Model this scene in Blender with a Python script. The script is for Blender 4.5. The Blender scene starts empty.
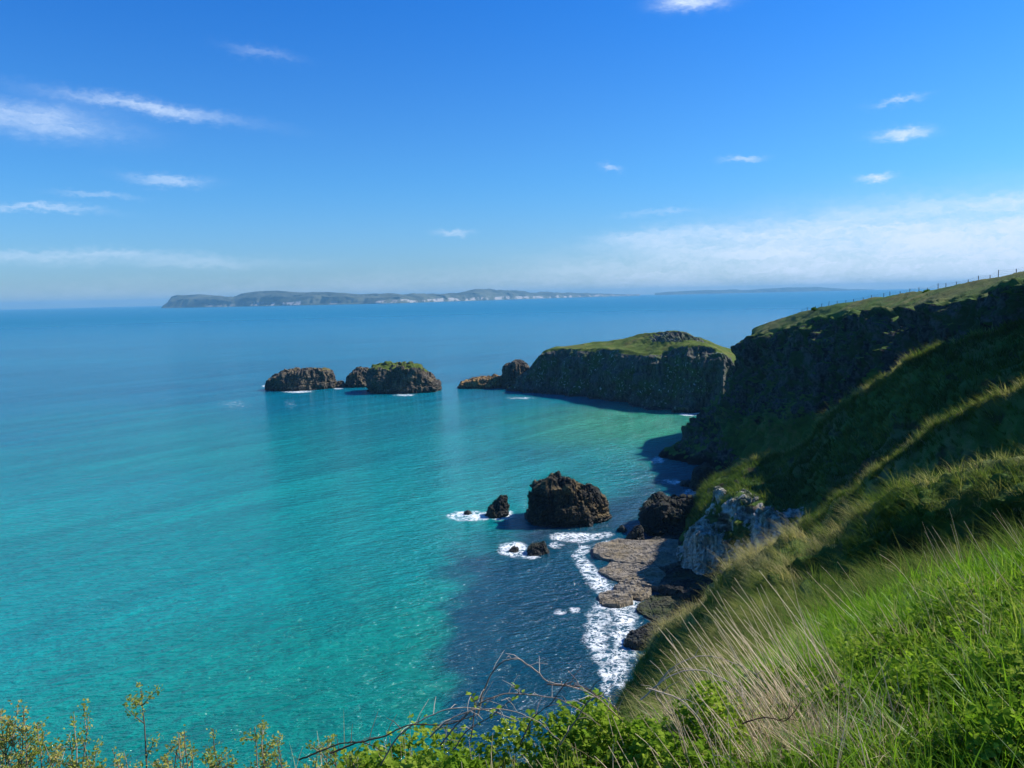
import bpy, math
import numpy as np
from mathutils import Matrix

# ------------------------------------------------------------------ camera, world, sun, exposure
S = bpy.context.scene
COL = S.collection
R = math.radians
CAM = np.array([0.0, 0.0, 60.0])
FOC = 769.0
PITCH, ROLL = R(6.52), R(1.29)
SUN_AZ, SUN_EL = R(78), R(43)          # azimuth measured to the right of the view direction (+Y)

f_ = np.array([0, math.cos(PITCH), -math.sin(PITCH)])
r0 = np.array([1.0, 0, 0]); u0 = np.array([0, math.sin(PITCH), math.cos(PITCH)])
r_ = math.cos(ROLL) * r0 - math.sin(ROLL) * u0
u_ = math.sin(ROLL) * r0 + math.cos(ROLL) * u0
cd = bpy.data.cameras.new('camera'); cam = bpy.data.objects.new('camera', cd); COL.objects.link(cam)
cd.sensor_width = 36; cd.lens = 36 * FOC / 1024; cd.clip_start = 0.05; cd.clip_end = 120000
M = Matrix.Identity(4)
for i in range(3):
    M[i][0], M[i][1], M[i][2], M[i][3] = r_[i], u_[i], -f_[i], CAM[i]
cam.matrix_world = M
S.camera = cam

S.render.engine = 'CYCLES'
S.cycles.use_denoising = True
S.cycles.max_bounces = 5; S.cycles.diffuse_bounces = 2; S.cycles.glossy_bounces = 2
S.cycles.transmission_bounces = 2; S.cycles.volume_bounces = 0; S.cycles.transparent_max_bounces = 4
S.cycles.caustics_reflective = False; S.cycles.caustics_refractive = False
S.view_settings.view_transform = 'Standard'; S.view_settings.look = 'None'
S.view_settings.exposure = 0.75; S.view_settings.gamma = 1.0

def ray(px, py):
    return f_ + (px - 512) / FOC * r_ + (384 - py) / FOC * u_
def at(px, py, Y):
    d = ray(px, py); return CAM + d * (Y / d[1])
def at_z(px, py, z=0.0):
    d = ray(px, py); return CAM + d * ((z - CAM[2]) / d[2])

# node helper -------------------------------------------------------
class NT:
    def __init__(s, tree): s.t = tree; s.n = tree.nodes; s.l = tree.links
    def new(s, typ, **kw):
        nd = s.n.new(typ)
        for k, v in kw.items():
            if k == 'inp':
                for kk, vv in v.items():
                    s.set(nd, kk, vv)
            else: setattr(nd, k, v)
        return nd
    def set(s, nd, k, v):
        sock = nd.inputs[k]
        if isinstance(v, bpy.types.NodeSocket): s.l.new(v, sock)
        else: sock.default_value = v
    def math(s, op, a, b=None, c=None, clamp=False):
        nd = s.n.new('ShaderNodeMath'); nd.operation = op; nd.use_clamp = clamp
        for i, v in enumerate((a, b, c)):
            if v is not None: s.set(nd, i, v)
        return nd.outputs[0]
    def vmath(s, op, a, b=None, out=0):
        nd = s.n.new('ShaderNodeVectorMath'); nd.operation = op
        s.set(nd, 0, a)
        if b is not None: s.set(nd, 1, b)
        return nd.outputs[out]
    def scale(s, a, k):
        nd = s.n.new('ShaderNodeVectorMath'); nd.operation = 'SCALE'; s.set(nd, 0, a); s.set(nd, 'Scale', k); return nd.outputs[0]
    def mix(s, fac, a, b, blend='MIX'):
        nd = s.n.new('ShaderNodeMix'); nd.data_type = 'RGBA'; nd.blend_type = blend; nd.clamp_factor = True
        s.set(nd, 0, fac); s.set(nd, 6, a); s.set(nd, 7, b); return nd.outputs[2]
    def noise(s, vec, scale, detail=4, rough=0.55, dist=0.0, out=0):
        nd = s.n.new('ShaderNodeTexNoise'); s.set(nd, 'Vector', vec); s.set(nd, 'Scale', scale)
        s.set(nd, 'Detail', detail); s.set(nd, 'Roughness', rough); s.set(nd, 'Distortion', dist); return nd.outputs[out]
    def ramp(s, fac, stops, interp='LINEAR'):
        nd = s.n.new('ShaderNodeValToRGB'); s.set(nd, 0, fac); cr = nd.color_ramp; cr.interpolation = interp
        while len(cr.elements) < len(stops): cr.elements.new(0.5)
        for e, (p, c) in zip(cr.elements, stops):
            e.position = p; e.color = (c, c, c, 1) if isinstance(c, (int, float)) else (*c, 1)
        return nd.outputs[0]
    def remap(s, v, a, b, c=0.0, d=1.0):
        nd = s.n.new('ShaderNodeMapRange'); nd.interpolation_type = 'SMOOTHSTEP'
        for k, x in zip(range(5), (v, a, b, c, d)): s.set(nd, k, x)
        return nd.outputs[0]
    def attr(s, name, out='Fac'):
        nd = s.n.new('ShaderNodeAttribute'); nd.attribute_name = name; return nd.outputs[out]
    def rotscale(s, vec, scale, ang):
        nd = s.n.new('ShaderNodeVectorRotate'); nd.rotation_type = 'Z_AXIS'; s.set(nd, 'Vector', vec); nd.inputs['Angle'].default_value = -ang
        return s.mapped(nd.outputs[0], scale)
    def mapped(s, vec, scale=(1, 1, 1), rot=(0, 0, 0)):
        nd = s.n.new('ShaderNodeMapping'); s.set(nd, 'Vector', vec); nd.inputs['Scale'].default_value = scale
        nd.inputs['Rotation'].default_value = rot; return nd.outputs[0]

# world: sky with a few thin clouds at their own directions ----------
W = bpy.data.worlds.new('World'); S.world = W; W.use_nodes = True
wn = NT(W.node_tree); wn.n.clear()
wout = wn.new('ShaderNodeOutputWorld'); bg = wn.new('ShaderNodeBackground')
sky = wn.new('ShaderNodeTexSky'); sky.sky_type = 'NISHITA'; sky.sun_disc = False
sky.sun_elevation = SUN_EL; sky.sun_rotation = SUN_AZ
sky.altitude = 0; sky.air_density = 1.0; sky.dust_density = 0.6; sky.ozone_density = 2.0
SKY_STRENGTH = 0.080
tc = wn.new('ShaderNodeTexCoord'); D = wn.vmath('NORMALIZE', tc.outputs['Generated'])
elev = wn.new('ShaderNodeSeparateXYZ', inp={0: D}).outputs[2]
tint = wn.mix(1.0, sky.outputs[0], wn.mix(wn.remap(elev, 0.08, 0.42), wn.mix(wn.remap(elev, 0.0, 0.16), (0.46, 0.72, 1.12, 1), (0.30, 0.74, 1.18, 1)), (0.10, 0.60, 1.34, 1)), 'MULTIPLY')
wz = wn.noise(D, 9.0, 3, 0.5, 0, 1)
wz2 = wn.noise(wn.mapped(D, (1, 1, 2.2)), 70.0, 5, 0.65, 0, 1)
Dw = wn.vmath('ADD', D, wn.vmath('ADD', wn.scale(wn.vmath('SUBTRACT', wz, (0.5, 0.5, 0.5)), 0.016), wn.scale(wn.vmath('SUBTRACT', wz2, (0.5, 0.5, 0.5)), 0.020)))
def cloud(px, py, la, lb, ang, op, soft=1.0):
    c = ray(px, py); c = c / np.linalg.norm(c)
    ca, sa = math.cos(R(ang)), math.sin(R(ang))
    rr = r_ - c * r_.dot(c); rr /= np.linalg.norm(rr); uu = u_ - c * u_.dot(c) - rr * u_.dot(rr); uu /= np.linalg.norm(uu)
    U = (ca * rr + sa * uu) / (la / FOC); V = (-sa * rr + ca * uu) / (lb / FOC)
    w = wn.math('MAXIMUM', wn.vmath('DOT_PRODUCT', Dw, tuple(c), 1), 0.02)
    u = wn.math('DIVIDE', wn.vmath('DOT_PRODUCT', Dw, tuple(U), 1), w)
    v = wn.math('DIVIDE', wn.vmath('DOT_PRODUCT', Dw, tuple(V), 1), w)
    q = wn.math('ADD', wn.math('MULTIPLY', u, u), wn.math('MULTIPLY', v, v))
    return wn.math('MULTIPLY', wn.math('EXPONENT', wn.math('MULTIPLY', q, -1.0)), op)
CL = [(30, 118, 58, 11, -9, .48), (-10, 108, 40, 9, -8, .35), (150, 107, 66, 5.0, -10, .48), (168, 178, 26, 4, -4, .42), (40, 207, 38, 3, -4, .45),
      (100, 195, 24, 2, -3, .25), (60, 254, 100, 4, -1, .3), (170, 262, 110, 5, -1, .25), (262, 53, 24, 4, -10, .2),
      (690, 2, 24, 6, 4, .9), (900, 134, 17, 4.5, 5, .85), (896, 101, 15, 2.4, 12, .5), (876, 178, 11, 3, 2, .8),
      (742, 158, 15, 2.2, 5, .5), (611, 167, 7, 2.4, -15, .35), (453, 232, 14, 2.4, 1, .5), (995, 206, 24, 4.5, 3, .8),
      (655, 213, 28, 2.4, 3, .3), (620, 237, 24, 3, 0, .45), (700, 236, 70, 8, 4, .6), (860, 232, 150, 18, 5, .6), (960, 236, 140, 28, 4, .7),
      (800, 260, 230, 24, 3, .6), (1000, 262, 160, 32, 5, .65), (512, 288, 900, 14, 1.3, .25), (1060, 200, 40, 8, 5, .8)]
acc = None
for c in CL:
    m = cloud(*c)
    acc = m if acc is None else wn.math('MAXIMUM', acc, m) if c[2] < 60 else wn.math('SUBTRACT', wn.math('ADD', acc, m), wn.math('MULTIPLY', acc, m))
streak = wn.noise(wn.mapped(Dw, (9, 9, 48)), 1.0, 6, 0.62)
fine = wn.noise(wn.mapped(Dw, (80, 80, 260)), 1.0, 5, 0.6)
tex = wn.math('ADD', wn.math('MULTIPLY', streak, 1.0), wn.math('MULTIPLY', fine, 0.45))
tex = wn.remap(tex, 0.42, 1.02, 0.35, 1.40)
cm = wn.math('MULTIPLY', acc, tex, clamp=True)
skyc = wn.mix(cm, tint, (5.6, 6.7, 8.3, 1))
wn.l.new(skyc, bg.inputs[0]); bg.inputs[1].default_value = SKY_STRENGTH
wn.l.new(bg.outputs[0], wout.inputs[0])

sd = bpy.data.lights.new('sun', 'SUN'); sd.energy = 4.2; sd.angle = R(0.5); sd.color = (1.0, 0.95, 0.86)
so = bpy.data.objects.new('sun', sd); COL.objects.link(so)
sv = np.array([math.sin(SUN_AZ) * math.cos(SUN_EL), math.cos(SUN_AZ) * math.cos(SUN_EL), math.sin(SUN_EL)])
from mathutils import Vector
so.rotation_euler = Vector(sv).to_track_quat('Z', 'Y').to_euler()

# ------------------------------------------------------------------ numpy helpers
def _h(ix, iy, iz, seed):
    n = (ix.astype(np.uint32) * np.uint32(374761393) + iy.astype(np.uint32) * np.uint32(668265263)
         + iz.astype(np.uint32) * np.uint32(2147483647) + np.uint32((seed * 974711 + 13) & 0xffffffff))
    n = (n ^ (n >> np.uint32(13))) * np.uint32(1274126177)
    n = n ^ (n >> np.uint32(16)); n = n * np.uint32(2246822519); n = n ^ (n >> np.uint32(13))
    return (n & np.uint32(0xffffff)).astype(np.float64) / 0xffffff
def vnoise(p, seed=0):
    """smooth 3-D value noise in [-1, 1]"""
    i = np.floor(p); fr = p - i; fr = fr * fr * fr * (fr * (fr * 6 - 15) + 10); i = i.astype(np.int64)
    x, y, z = i[..., 0], i[..., 1], i[..., 2]; fx, fy, fz = fr[..., 0], fr[..., 1], fr[..., 2]
    o = 0
    for dx in (0, 1):
        for dy in (0, 1):
            for dz in (0, 1):
                w = (fx if dx else 1 - fx) * (fy if dy else 1 - fy) * (fz if dz else 1 - fz)
                o = o + w * _h(x + dx, y + dy, z + dz, seed)
    return o * 2 - 1
def fbm(p, octv=4, seed=0, gain=0.5, lac=2.03):
    o, a = 0, 1.0
    for k in range(octv):
        o = o + a * vnoise(p * lac ** k + 17.3 * k, seed + k); a *= gain
    return o
def ridged(p, octv=4, seed=0, gain=0.5):
    o, a = 0, 1.0
    for k in range(octv):
        o = o + a * (1 - 2 * np.abs(vnoise(p * 2.07 ** k + 9.1 * k, seed + k))); a *= gain
    return o
def smooth(x, a, b):
    t = np.clip((x - a) / (b - a), 0, 1); return t * t * (3 - 2 * t)

def np_mesh(name, V, quads=None, tris=None, mat=None, parent=None, attrs=None, smooth_shade=True, link=True):
    me = bpy.data.meshes.new(name)
    V = np.asarray(V, dtype=np.float32).reshape(-1, 3)
    loops, tot = [], []
    if quads is not None and len(quads): loops.append(np.asarray(quads).ravel()); tot.append(np.full(len(quads), 4))
    if tris is not None and len(tris): loops.append(np.asarray(tris).ravel()); tot.append(np.full(len(tris), 3))
    loops = np.concatenate(loops).astype(np.int32); tot = np.concatenate(tot).astype(np.int32)
    me.vertices.add(len(V)); me.vertices.foreach_set('co', V.ravel())
    me.loops.add(len(loops)); me.loops.foreach_set('vertex_index', loops)
    me.polygons.add(len(tot)); st = np.zeros(len(tot), np.int32); st[1:] = np.cumsum(tot)[:-1]
    me.polygons.foreach_set('loop_start', st)
    me.polygons.foreach_set('use_smooth', np.full(len(tot), smooth_shade))
    me.update(calc_edges=True); me.validate()
    for k, a in (attrs or {}).items():
        a = np.asarray(a, dtype=np.float32)
        if a.ndim == 1:
            at_ = me.attributes.new(k, 'FLOAT', 'POINT'); at_.data.foreach_set('value', a)
        else:
            at_ = me.attributes.new(k, 'FLOAT_COLOR', 'POINT')
            at_.data.foreach_set('color', np.concatenate([a, np.ones((len(a), 1), np.float32)], 1).ravel())
    if mat: me.materials.append(mat)
    o = bpy.data.objects.new(name, me); COL.objects.link(o)
    if parent: o.parent = parent
    return o
def grid_quads(nr, nc, wrap=False):
    i = np.arange(nr - 1)[:, None]; j = np.arange(nc if wrap else nc - 1)[None, :]; j2 = (j + 1) % nc
    return np.stack([i * nc + j + 0 * i, i * nc + j2, (i + 1) * nc + j2, (i + 1) * nc + j], -1).reshape(-1, 4)
def tag(o, label=None, cat=None, group=None, kind=None):
    if label: o['label'] = label
    if cat: o['category'] = cat
    if group: o['group'] = group
    if kind: o['kind'] = kind
    return o
def empty(name, loc):
    o = bpy.data.objects.new(name, None); COL.objects.link(o); o.location = tuple(loc); o.empty_display_size = 0.2
    return o
def child_mesh(name, root, V, **kw):
    """mesh given in world coordinates, stored relative to its thing's base"""
    return np_mesh(name, np.asarray(V) - np.array(root.location), parent=root, **kw)
def split_mesh(root, V, quads, mask, names, mats, attrs=None, shades=(False, True)):
    for k, (nm, mt, sh) in enumerate(zip(names, mats, shades)):
        q = quads[mask == (k == 1)]
        if not len(q): continue
        used = np.unique(q); inv = np.zeros(len(V), np.int64); inv[used] = np.arange(len(used))
        child_mesh(nm, root, V[used], quads=inv[q], mat=mt, smooth_shade=sh, attrs={a: b[used] for a, b in (attrs or {}).items()})

def catmull(P, n):
    """P (K, 3) -> smooth curve with n samples per segment; tangents limited so uneven spacing never overshoots"""
    P = np.asarray(P, float); K = len(P)
    h = np.linalg.norm(np.diff(P, axis=0), axis=1) + 1e-9; sl = np.diff(P, axis=0) / h[:, None]
    T = np.zeros_like(P); T[0] = sl[0]; T[-1] = sl[-1]
    for k in range(1, K - 1): T[k] = (sl[k] * h[k - 1] + sl[k - 1] * h[k]) / (h[k] + h[k - 1])
    out = []
    for k in range(K - 1):
        m = n[k] if hasattr(n, '__len__') else n
        t = np.linspace(0, 1, m, endpoint=False)[:, None]
        m0 = T[k] * min(h[k], 2 * h[max(k - 1, 0)]); m1 = T[k + 1] * min(h[k], 2 * h[min(k + 1, K - 2)])
        out.append((2 * t ** 3 - 3 * t ** 2 + 1) * P[k] + (t ** 3 - 2 * t ** 2 + t) * m0 + (3 * t ** 2 - 2 * t ** 3) * P[k + 1] + (t ** 3 - t ** 2) * m1)
    out.append(P[-1:]); return np.vstack(out)
def loft(rails, nalong, nacross, relax=2):
    C = [catmull(r, nalong) for r in rails]
    rows, vv = [], []
    for k in range(len(C) - 1):
        t = np.linspace(0, 1, nacross[k], endpoint=False)
        for x in t: rows.append(C[k] * (1 - x) + C[k + 1] * x); vv.append(k + x)
    rows.append(C[-1]); vv.append(len(C) - 1)
    G = np.array(rows); vv = np.array(vv)
    for _ in range(relax):
        G[1:-1] = 0.25 * G[:-2] + 0.5 * G[1:-1] + 0.25 * G[2:]
    return G, vv
def grid_normals(G):
    du = np.gradient(G, axis=1); dv = np.gradient(G, axis=0)
    n = np.cross(du, dv); n /= np.linalg.norm(n, axis=-1, keepdims=True) + 1e-9
    return n

# ------------------------------------------------------------------ materials
def new_mat(name):
    m = bpy.data.materials.new(name); m.use_nodes = True; nt = NT(m.node_tree); nt.n.clear()
    out = nt.new('ShaderNodeOutputMaterial'); return m, nt, out
def pos(nt): return nt.new('ShaderNodeNewGeometry').outputs['Position']
def bump(nt, h, strength, dist):
    return nt.new('ShaderNodeBump', inp={'Height': h, 'Strength': strength, 'Distance': dist}).outputs[0]

def rock_mat(name, dark, mid, lichen, lich_amt=0.45, guano=0.0, sc=1.0, wet=1.6, side=0.35):
    m, nt, out = new_mat(name); P = pos(nt)
    colm = nt.noise(nt.mapped(P, (0.9 * sc, 0.9 * sc, 0.10 * sc)), 1.0, 5, 0.6)
    big = nt.noise(P, 0.16 * sc, 4, 0.6)
    fin = nt.noise(P, 1.7 * sc, 5, 0.65)
    base = nt.mix(nt.remap(nt.math('ADD', nt.math('MULTIPLY', colm, 0.6), nt.math('MULTIPLY', fin, 0.4)), 0.36, 0.64), (*dark, 1), (*mid, 1))
    up = nt.new('ShaderNodeSeparateXYZ', inp={0: nt.new('ShaderNodeNewGeometry').outputs['Normal']}).outputs[2]
    lm = nt.math('MULTIPLY', nt.remap(nt.math('ADD', big, nt.math('MULTIPLY', fin, 0.6)), 0.74, 0.95), nt.remap(up, -0.1, 0.6, side, 1.0))
    base = nt.mix(nt.math('MULTIPLY', lm, lich_amt), base, (*lichen, 1))
    if guano > 0:
        g = nt.noise(nt.mapped(P, (1.3 * sc, 1.3 * sc, .8 * sc)), 1.0, 6, 0.7)
        gm = nt.math('MULTIPLY', nt.remap(g, 0.56, 0.64), nt.remap(big, 0.46, 0.58))
        base = nt.mix(nt.math('MULTIPLY', gm, guano), base, (0.42, 0.42, 0.40, 1))
    z = nt.new('ShaderNodeSeparateXYZ', inp={0: P}).outputs[2]
    wm = nt.remap(nt.math('ADD', z, nt.math('MULTIPLY', nt.math('SUBTRACT', fin, 0.5), 2.2)), wet * 1.3, wet * 0.5)
    base = nt.mix(nt.math('MULTIPLY', wm, 0.75), base, (0.012, 0.013, 0.012, 1))
    h = nt.math('ADD', nt.math('MULTIPLY', colm, 0.9), nt.math('MULTIPLY', fin, 0.6))
    rough = nt.math('SUBTRACT', 0.92, nt.math('MULTIPLY', wm, 0.5))
    b = nt.new('ShaderNodeBsdfPrincipled', inp={'Base Color': base, 'Roughness': rough, 'Specular IOR Level': 0.3, 'Normal': bump(nt, h, 0.8, 0.5 / sc)})
    nt.l.new(b.outputs[0], out.inputs[0]); return m

def grass_ground(nt, P, tan=(0.20, 0.17, 0.07), green=(0.070, 0.125, 0.024), dark=(0.036, 0.074, 0.016), sc=1.0):
    n1 = nt.noise(P, 0.09 * sc, 4, 0.6); n2 = nt.noise(P, 0.8 * sc, 5, 0.65); n3 = nt.noise(P, 6 * sc, 4, 0.7)
    a = nt.math('ADD', nt.math('MULTIPLY', n1, 0.55), nt.math('ADD', nt.math('MULTIPLY', n2, 0.3), nt.math('MULTIPLY', n3, 0.25)))
    c = nt.mix(nt.remap(a, 0.42, 0.56), (*dark, 1), (*green, 1))
    c = nt.mix(nt.math('MULTIPLY', nt.remap(a, 0.55, 0.72), 0.8), c, (*tan, 1))
    return c, nt.math('ADD', nt.math('MULTIPLY', n2, 0.6), nt.math('MULTIPLY', n3, 0.4))

def grass_top_mat(name, **kw):
    m, nt, out = new_mat(name); P = pos(nt)
    c, h = grass_ground(nt, P, **kw)
    b = nt.new('ShaderNodeBsdfPrincipled', inp={'Base Color': c, 'Roughness': 0.95, 'Specular IOR Level': 0.1, 'Normal': bump(nt, h, 0.9, 0.8)})
    nt.l.new(b.outputs[0], out.inputs[0]); return m

def land_mat(name, rock_dark, rock_mid, soil=False):
    """grass / rock by the 'rock' attribute, bare soil by the 'soil' attribute, straw by 'dry'"""
    m, nt, out = new_mat(name); P = pos(nt)
    c, h = grass_ground(nt, P)
    c = nt.mix(nt.attr('dry'), c, (0.15, 0.125, 0.055, 1))
    colm = nt.noise(nt.mapped(nt.vmath('ADD', P, nt.scale(nt.noise(P, .12, 3, .5, 0, 1), 9.0)), (0.42, 0.42, 0.11)), 1.0, 6, 0.62)
    fin = nt.noise(P, 1.1, 6, 0.68)
    rk = nt.mix(nt.remap(nt.math('ADD', nt.math('MULTIPLY', colm, 0.55), nt.math('MULTIPLY', fin, 0.45)), 0.38, 0.62), (*rock_dark, 1), (*rock_mid, 1))
    pt = nt.noise(P, 0.22, 5, 0.7)
    rk = nt.mix(nt.math('MULTIPLY', nt.remap(pt, 0.47, 0.58), 0.8), rk, (0.032, 0.066, 0.018, 1))
    pale = nt.math('MULTIPLY', nt.remap(nt.noise(nt.mapped(P, (.35, .35, .5)), 1.0, 6, 0.7), 0.66, 0.72), 0.6)
    rk = nt.mix(pale, rk, (0.20, 0.19, 0.18, 1))
    z = nt.new('ShaderNodeSeparateXYZ', inp={0: P}).outputs[2]
    rk = nt.mix(nt.remap(nt.math('ADD', z, nt.math('MULTIPLY', fin, 3.0)), 5.5, 3.0), rk, (0.012, 0.012, 0.012, 1))
    mk = nt.remap(nt.math('ADD', nt.attr('rock'), nt.math('MULTIPLY', nt.math('SUBTRACT', nt.noise(P, 0.5, 5, 0.65), 0.5), 0.9)), 0.40, 0.60)
    c = nt.mix(mk, c, rk)
    lm = nt.mix(nt.remap(nt.math('ADD', nt.math('MULTIPLY', colm, .5), nt.math('MULTIPLY', fin, .5)), .40, .62), (.12, .11, .09, 1), (.56, .52, .44, 1))
    c = nt.mix(nt.remap(nt.math('ADD', nt.attr('lime'), nt.math('MULTIPLY', nt.math('SUBTRACT', fin, 0.5), 1.2)), 0.45, 0.6), c, lm)
    c = nt.mix(nt.attr('soil'), c, (0.028, 0.019, 0.012, 1))
    b = nt.new('ShaderNodeBsdfPrincipled', inp={'Base Color': c, 'Roughness': 0.95, 'Specular IOR Level': 0.12,
               'Normal': bump(nt, nt.math('ADD', h, nt.math('ADD', nt.math('MULTIPLY', colm, mk), nt.math('MULTIPLY', fin, mk))), 0.8, 0.6)})
    nt.l.new(b.outputs[0], out.inputs[0]); return m

def foliage_mat(name, stops, trans=0.4, gloss=0.0, trans_gain=(1.15, 1.2, 0.7)):
    m, nt, out = new_mat(name)
    c = nt.ramp(nt.attr('tint'), stops)
    d = nt.new('ShaderNodeBsdfDiffuse', inp={'Color': c})
    t = nt.new('ShaderNodeBsdfTranslucent', inp={'Color': nt.mix(1.0, c, (*trans_gain, 1), 'MULTIPLY')})
    s = nt.new('ShaderNodeMixShader', inp={0: trans, 1: d.outputs[0], 2: t.outputs[0]}).outputs[0]
    if gloss:
        g = nt.new('ShaderNodeBsdfGlossy', inp={'Color': (0.9, 0.95, 1, 1), 'Roughness': 0.38})
        s = nt.new('ShaderNodeMixShader', inp={0: gloss, 1: s, 2: g.outputs[0]}).outputs[0]
    nt.l.new(s, out.inputs[0]); return m

M_basalt = rock_mat('basalt', (0.008, 0.008, 0.0075), (0.032, 0.029, 0.024), (0.17, 0.12, 0.05), 0.8)
M_stack = rock_mat('weathered_basalt', (0.022, 0.019, 0.016), (0.10, 0.085, 0.065), (0.20, 0.14, 0.06), 0.6, guano=0.4)
M_island = rock_mat('island_basalt', (0.026, 0.028, 0.024), (0.12, 0.115, 0.095), (0.05, 0.085, 0.022), 0.9, guano=0.95, side=.95, sc=.7)
M_slab = rock_mat('shore_rock', (0.085, 0.074, 0.06), (0.29, 0.25, 0.195), (0.20, 0.15, 0.07), 0.5, sc=0.9, wet=0.2)
M_wetrock = rock_mat('wet_rock', (0.010, 0.010, 0.010), (0.034, 0.032, 0.028), (0.05, 0.055, 0.02), 0.6, sc=1.6)
M_lime = rock_mat('limestone', (0.12, 0.11, 0.09), (0.56, 0.52, 0.44), (0.05, 0.075, 0.022), 0.95, sc=1.5, wet=0.5)
M_capgrass = grass_top_mat('cap_grass', green=(0.085, 0.125, 0.022), dark=(0.05, 0.07, 0.016), tan=(0.17, 0.13, 0.05))
M_head = land_mat('headland_surface', (0.014, 0.014, 0.014), (0.105, 0.10, 0.092))
M_hill = land_mat('hillside_surface', (0.02, 0.02, 0.018), (0.10, 0.09, 0.075))
M_wood = rock_mat('weathered_wood', (0.03, 0.025, 0.02), (0.09, 0.075, 0.06), (0.1, 0.1, 0.08), 0.2, sc=6, wet=0.01)
G_stops = [(0, (0.036, 0.092, 0.006)), (0.35, (0.105, 0.225, 0.010)), (0.65, (0.190, 0.335, 0.022)), (0.85, (0.27, 0.32, 0.06)), (1, (0.42, 0.36, 0.19))]
M_grass = foliage_mat('grass_blade', G_stops, 0.5, 0.012)
H_stops = [(0, (0.040, 0.078, 0.016)), (0.4, (0.095, 0.150, 0.030)), (0.7, (0.20, 0.21, 0.065)), (1, (0.44, 0.37, 0.19))]
M_hgrass = foliage_mat('hill_grass', H_stops, 0.42)
M_bleaf = foliage_mat('bramble_leaf', [(0, (0.06, 0.13, 0.010)), (0.5, (0.16, 0.27, 0.022)), (1, (0.34, 0.42, 0.06))], 0.5, 0.0)
M_sleaf = foliage_mat('shrub_leaf', [(0, (0.16, 0.22, 0.03)), (0.4, (0.34, 0.35, 0.08)), (0.7, (0.44, 0.38, 0.13)), (1, (0.46, 0.28, 0.13))], 0.45)
M_straw = foliage_mat('dry_stalk', [(0, (0.34, 0.26, 0.15)), (0.5, (0.66, 0.53, 0.34)), (1, (0.86, 0.74, 0.52))], 0.35, 0.0, (1, 1, 1))
M_cane = foliage_mat('bramble_cane', [(0, (0.035, 0.022, 0.016)), (0.5, (0.16, 0.105, 0.075)), (1, (0.42, 0.35, 0.27))], 0.0)

# ------------------------------------------------------------------ sea
def dist_polyline(P, L):
    best = np.full(len(P), 1e9); tt = np.zeros(len(P))
    for k in range(len(L) - 1):
        a, b = L[k], L[k + 1]; ab = b - a
        t = np.clip(((P - a) @ ab) / (ab @ ab), 0, 1)
        d = np.linalg.norm(P - a - t[:, None] * ab, axis=1)
        m = d < best; best[m] = d[m]; tt[m] = k + t[m]
    return best, tt
def inside(P, poly):
    c = np.zeros(len(P), bool); n = len(poly)
    for i in range(n):
        x1, y1 = poly[i]; x2, y2 = poly[(i + 1) % n]
        m = ((y1 > P[:, 1]) != (y2 > P[:, 1]))
        xi = (x2 - x1) * (P[:, 1] - y1) / ((y2 - y1) if abs(y2 - y1) > 1e-9 else 1e-9) + x1
        c ^= m & (P[:, 0] < xi)
    return c
def wpx(L): return np.array([at_z(a, b)[:2] for a, b in L])

ang = np.concatenate([np.radians(np.linspace(-42, 42, 330)), np.radians(np.linspace(42, 318, 60))[1:-1]])
rad = np.concatenate([[2.0], np.geomspace(45, 620, 460), np.geomspace(640, 27000, 50)])
A_, R_ = np.meshgrid(ang, rad)
SX, SY = R_ * np.sin(A_), R_ * np.cos(A_)
SP = np.stack([SX.ravel(), SY.ravel()], 1); S3 = np.concatenate([SP, np.zeros((len(SP), 1))], 1)
nw = fbm(S3 / 60, 3, 5); nw2 = fbm(S3 / 14, 3, 9)
dist = np.linalg.norm(SP, axis=1)
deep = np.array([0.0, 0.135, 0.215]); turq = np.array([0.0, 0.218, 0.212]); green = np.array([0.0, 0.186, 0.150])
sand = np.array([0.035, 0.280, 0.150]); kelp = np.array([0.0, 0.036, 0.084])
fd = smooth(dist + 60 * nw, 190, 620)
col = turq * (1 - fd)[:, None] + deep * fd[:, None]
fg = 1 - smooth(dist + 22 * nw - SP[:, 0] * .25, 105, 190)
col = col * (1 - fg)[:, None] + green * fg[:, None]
# sandy shallows at the head of the cove
sc_ = at_z(632, 424)[:2]; ds = np.linalg.norm((SP - sc_) / np.array([58, 78]), axis=1) + 0.10 * nw2
fs = (1 - smooth(ds, 0.15, 1.35)) * 0.85
col = col * (1 - fs)[:, None] + sand * fs[:, None]
# weed-covered bed along the shore; far end also paints in the headland's shadow
kp = wpx([(436, 767), (430, 700), (428, 655), (436, 610), (452, 570), (480, 538), (520, 520), (560, 508), (612, 494), (640, 468), (668, 450), (690, 425), (720, 405), (780, 405), (900, 500), (900, 760)])
din, _ = dist_polyline(SP, np.vstack([kp, kp[:1]])); sgn = np.where(inside(SP, kp), 1, -1)
kd = din * sgn + 4.5 * nw2 + 4 * nw + 2.2 * fbm(S3 / 5, 3, 19)
wk = 1 + 2.2 * smooth(SP[:, 1], 140, 190); fk = smooth(kd / wk, -3.5, 4.0) * 0.88
fk *= np.where(SP[:, 1] > 215, 0.62, 1.0) if False else (1 - 0.35 * smooth(SP[:, 1], 190, 260))
col = col * (1 - fk)[:, None] + kelp * fk[:, None]
# smaller dark patches of weed
pm = smooth(fbm(S3 / 25, 4, 31), 0.5, 0.9) * 0.15 * (dist < 700)
col = col * (1 - pm)[:, None] + kelp * pm[:, None]
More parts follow.
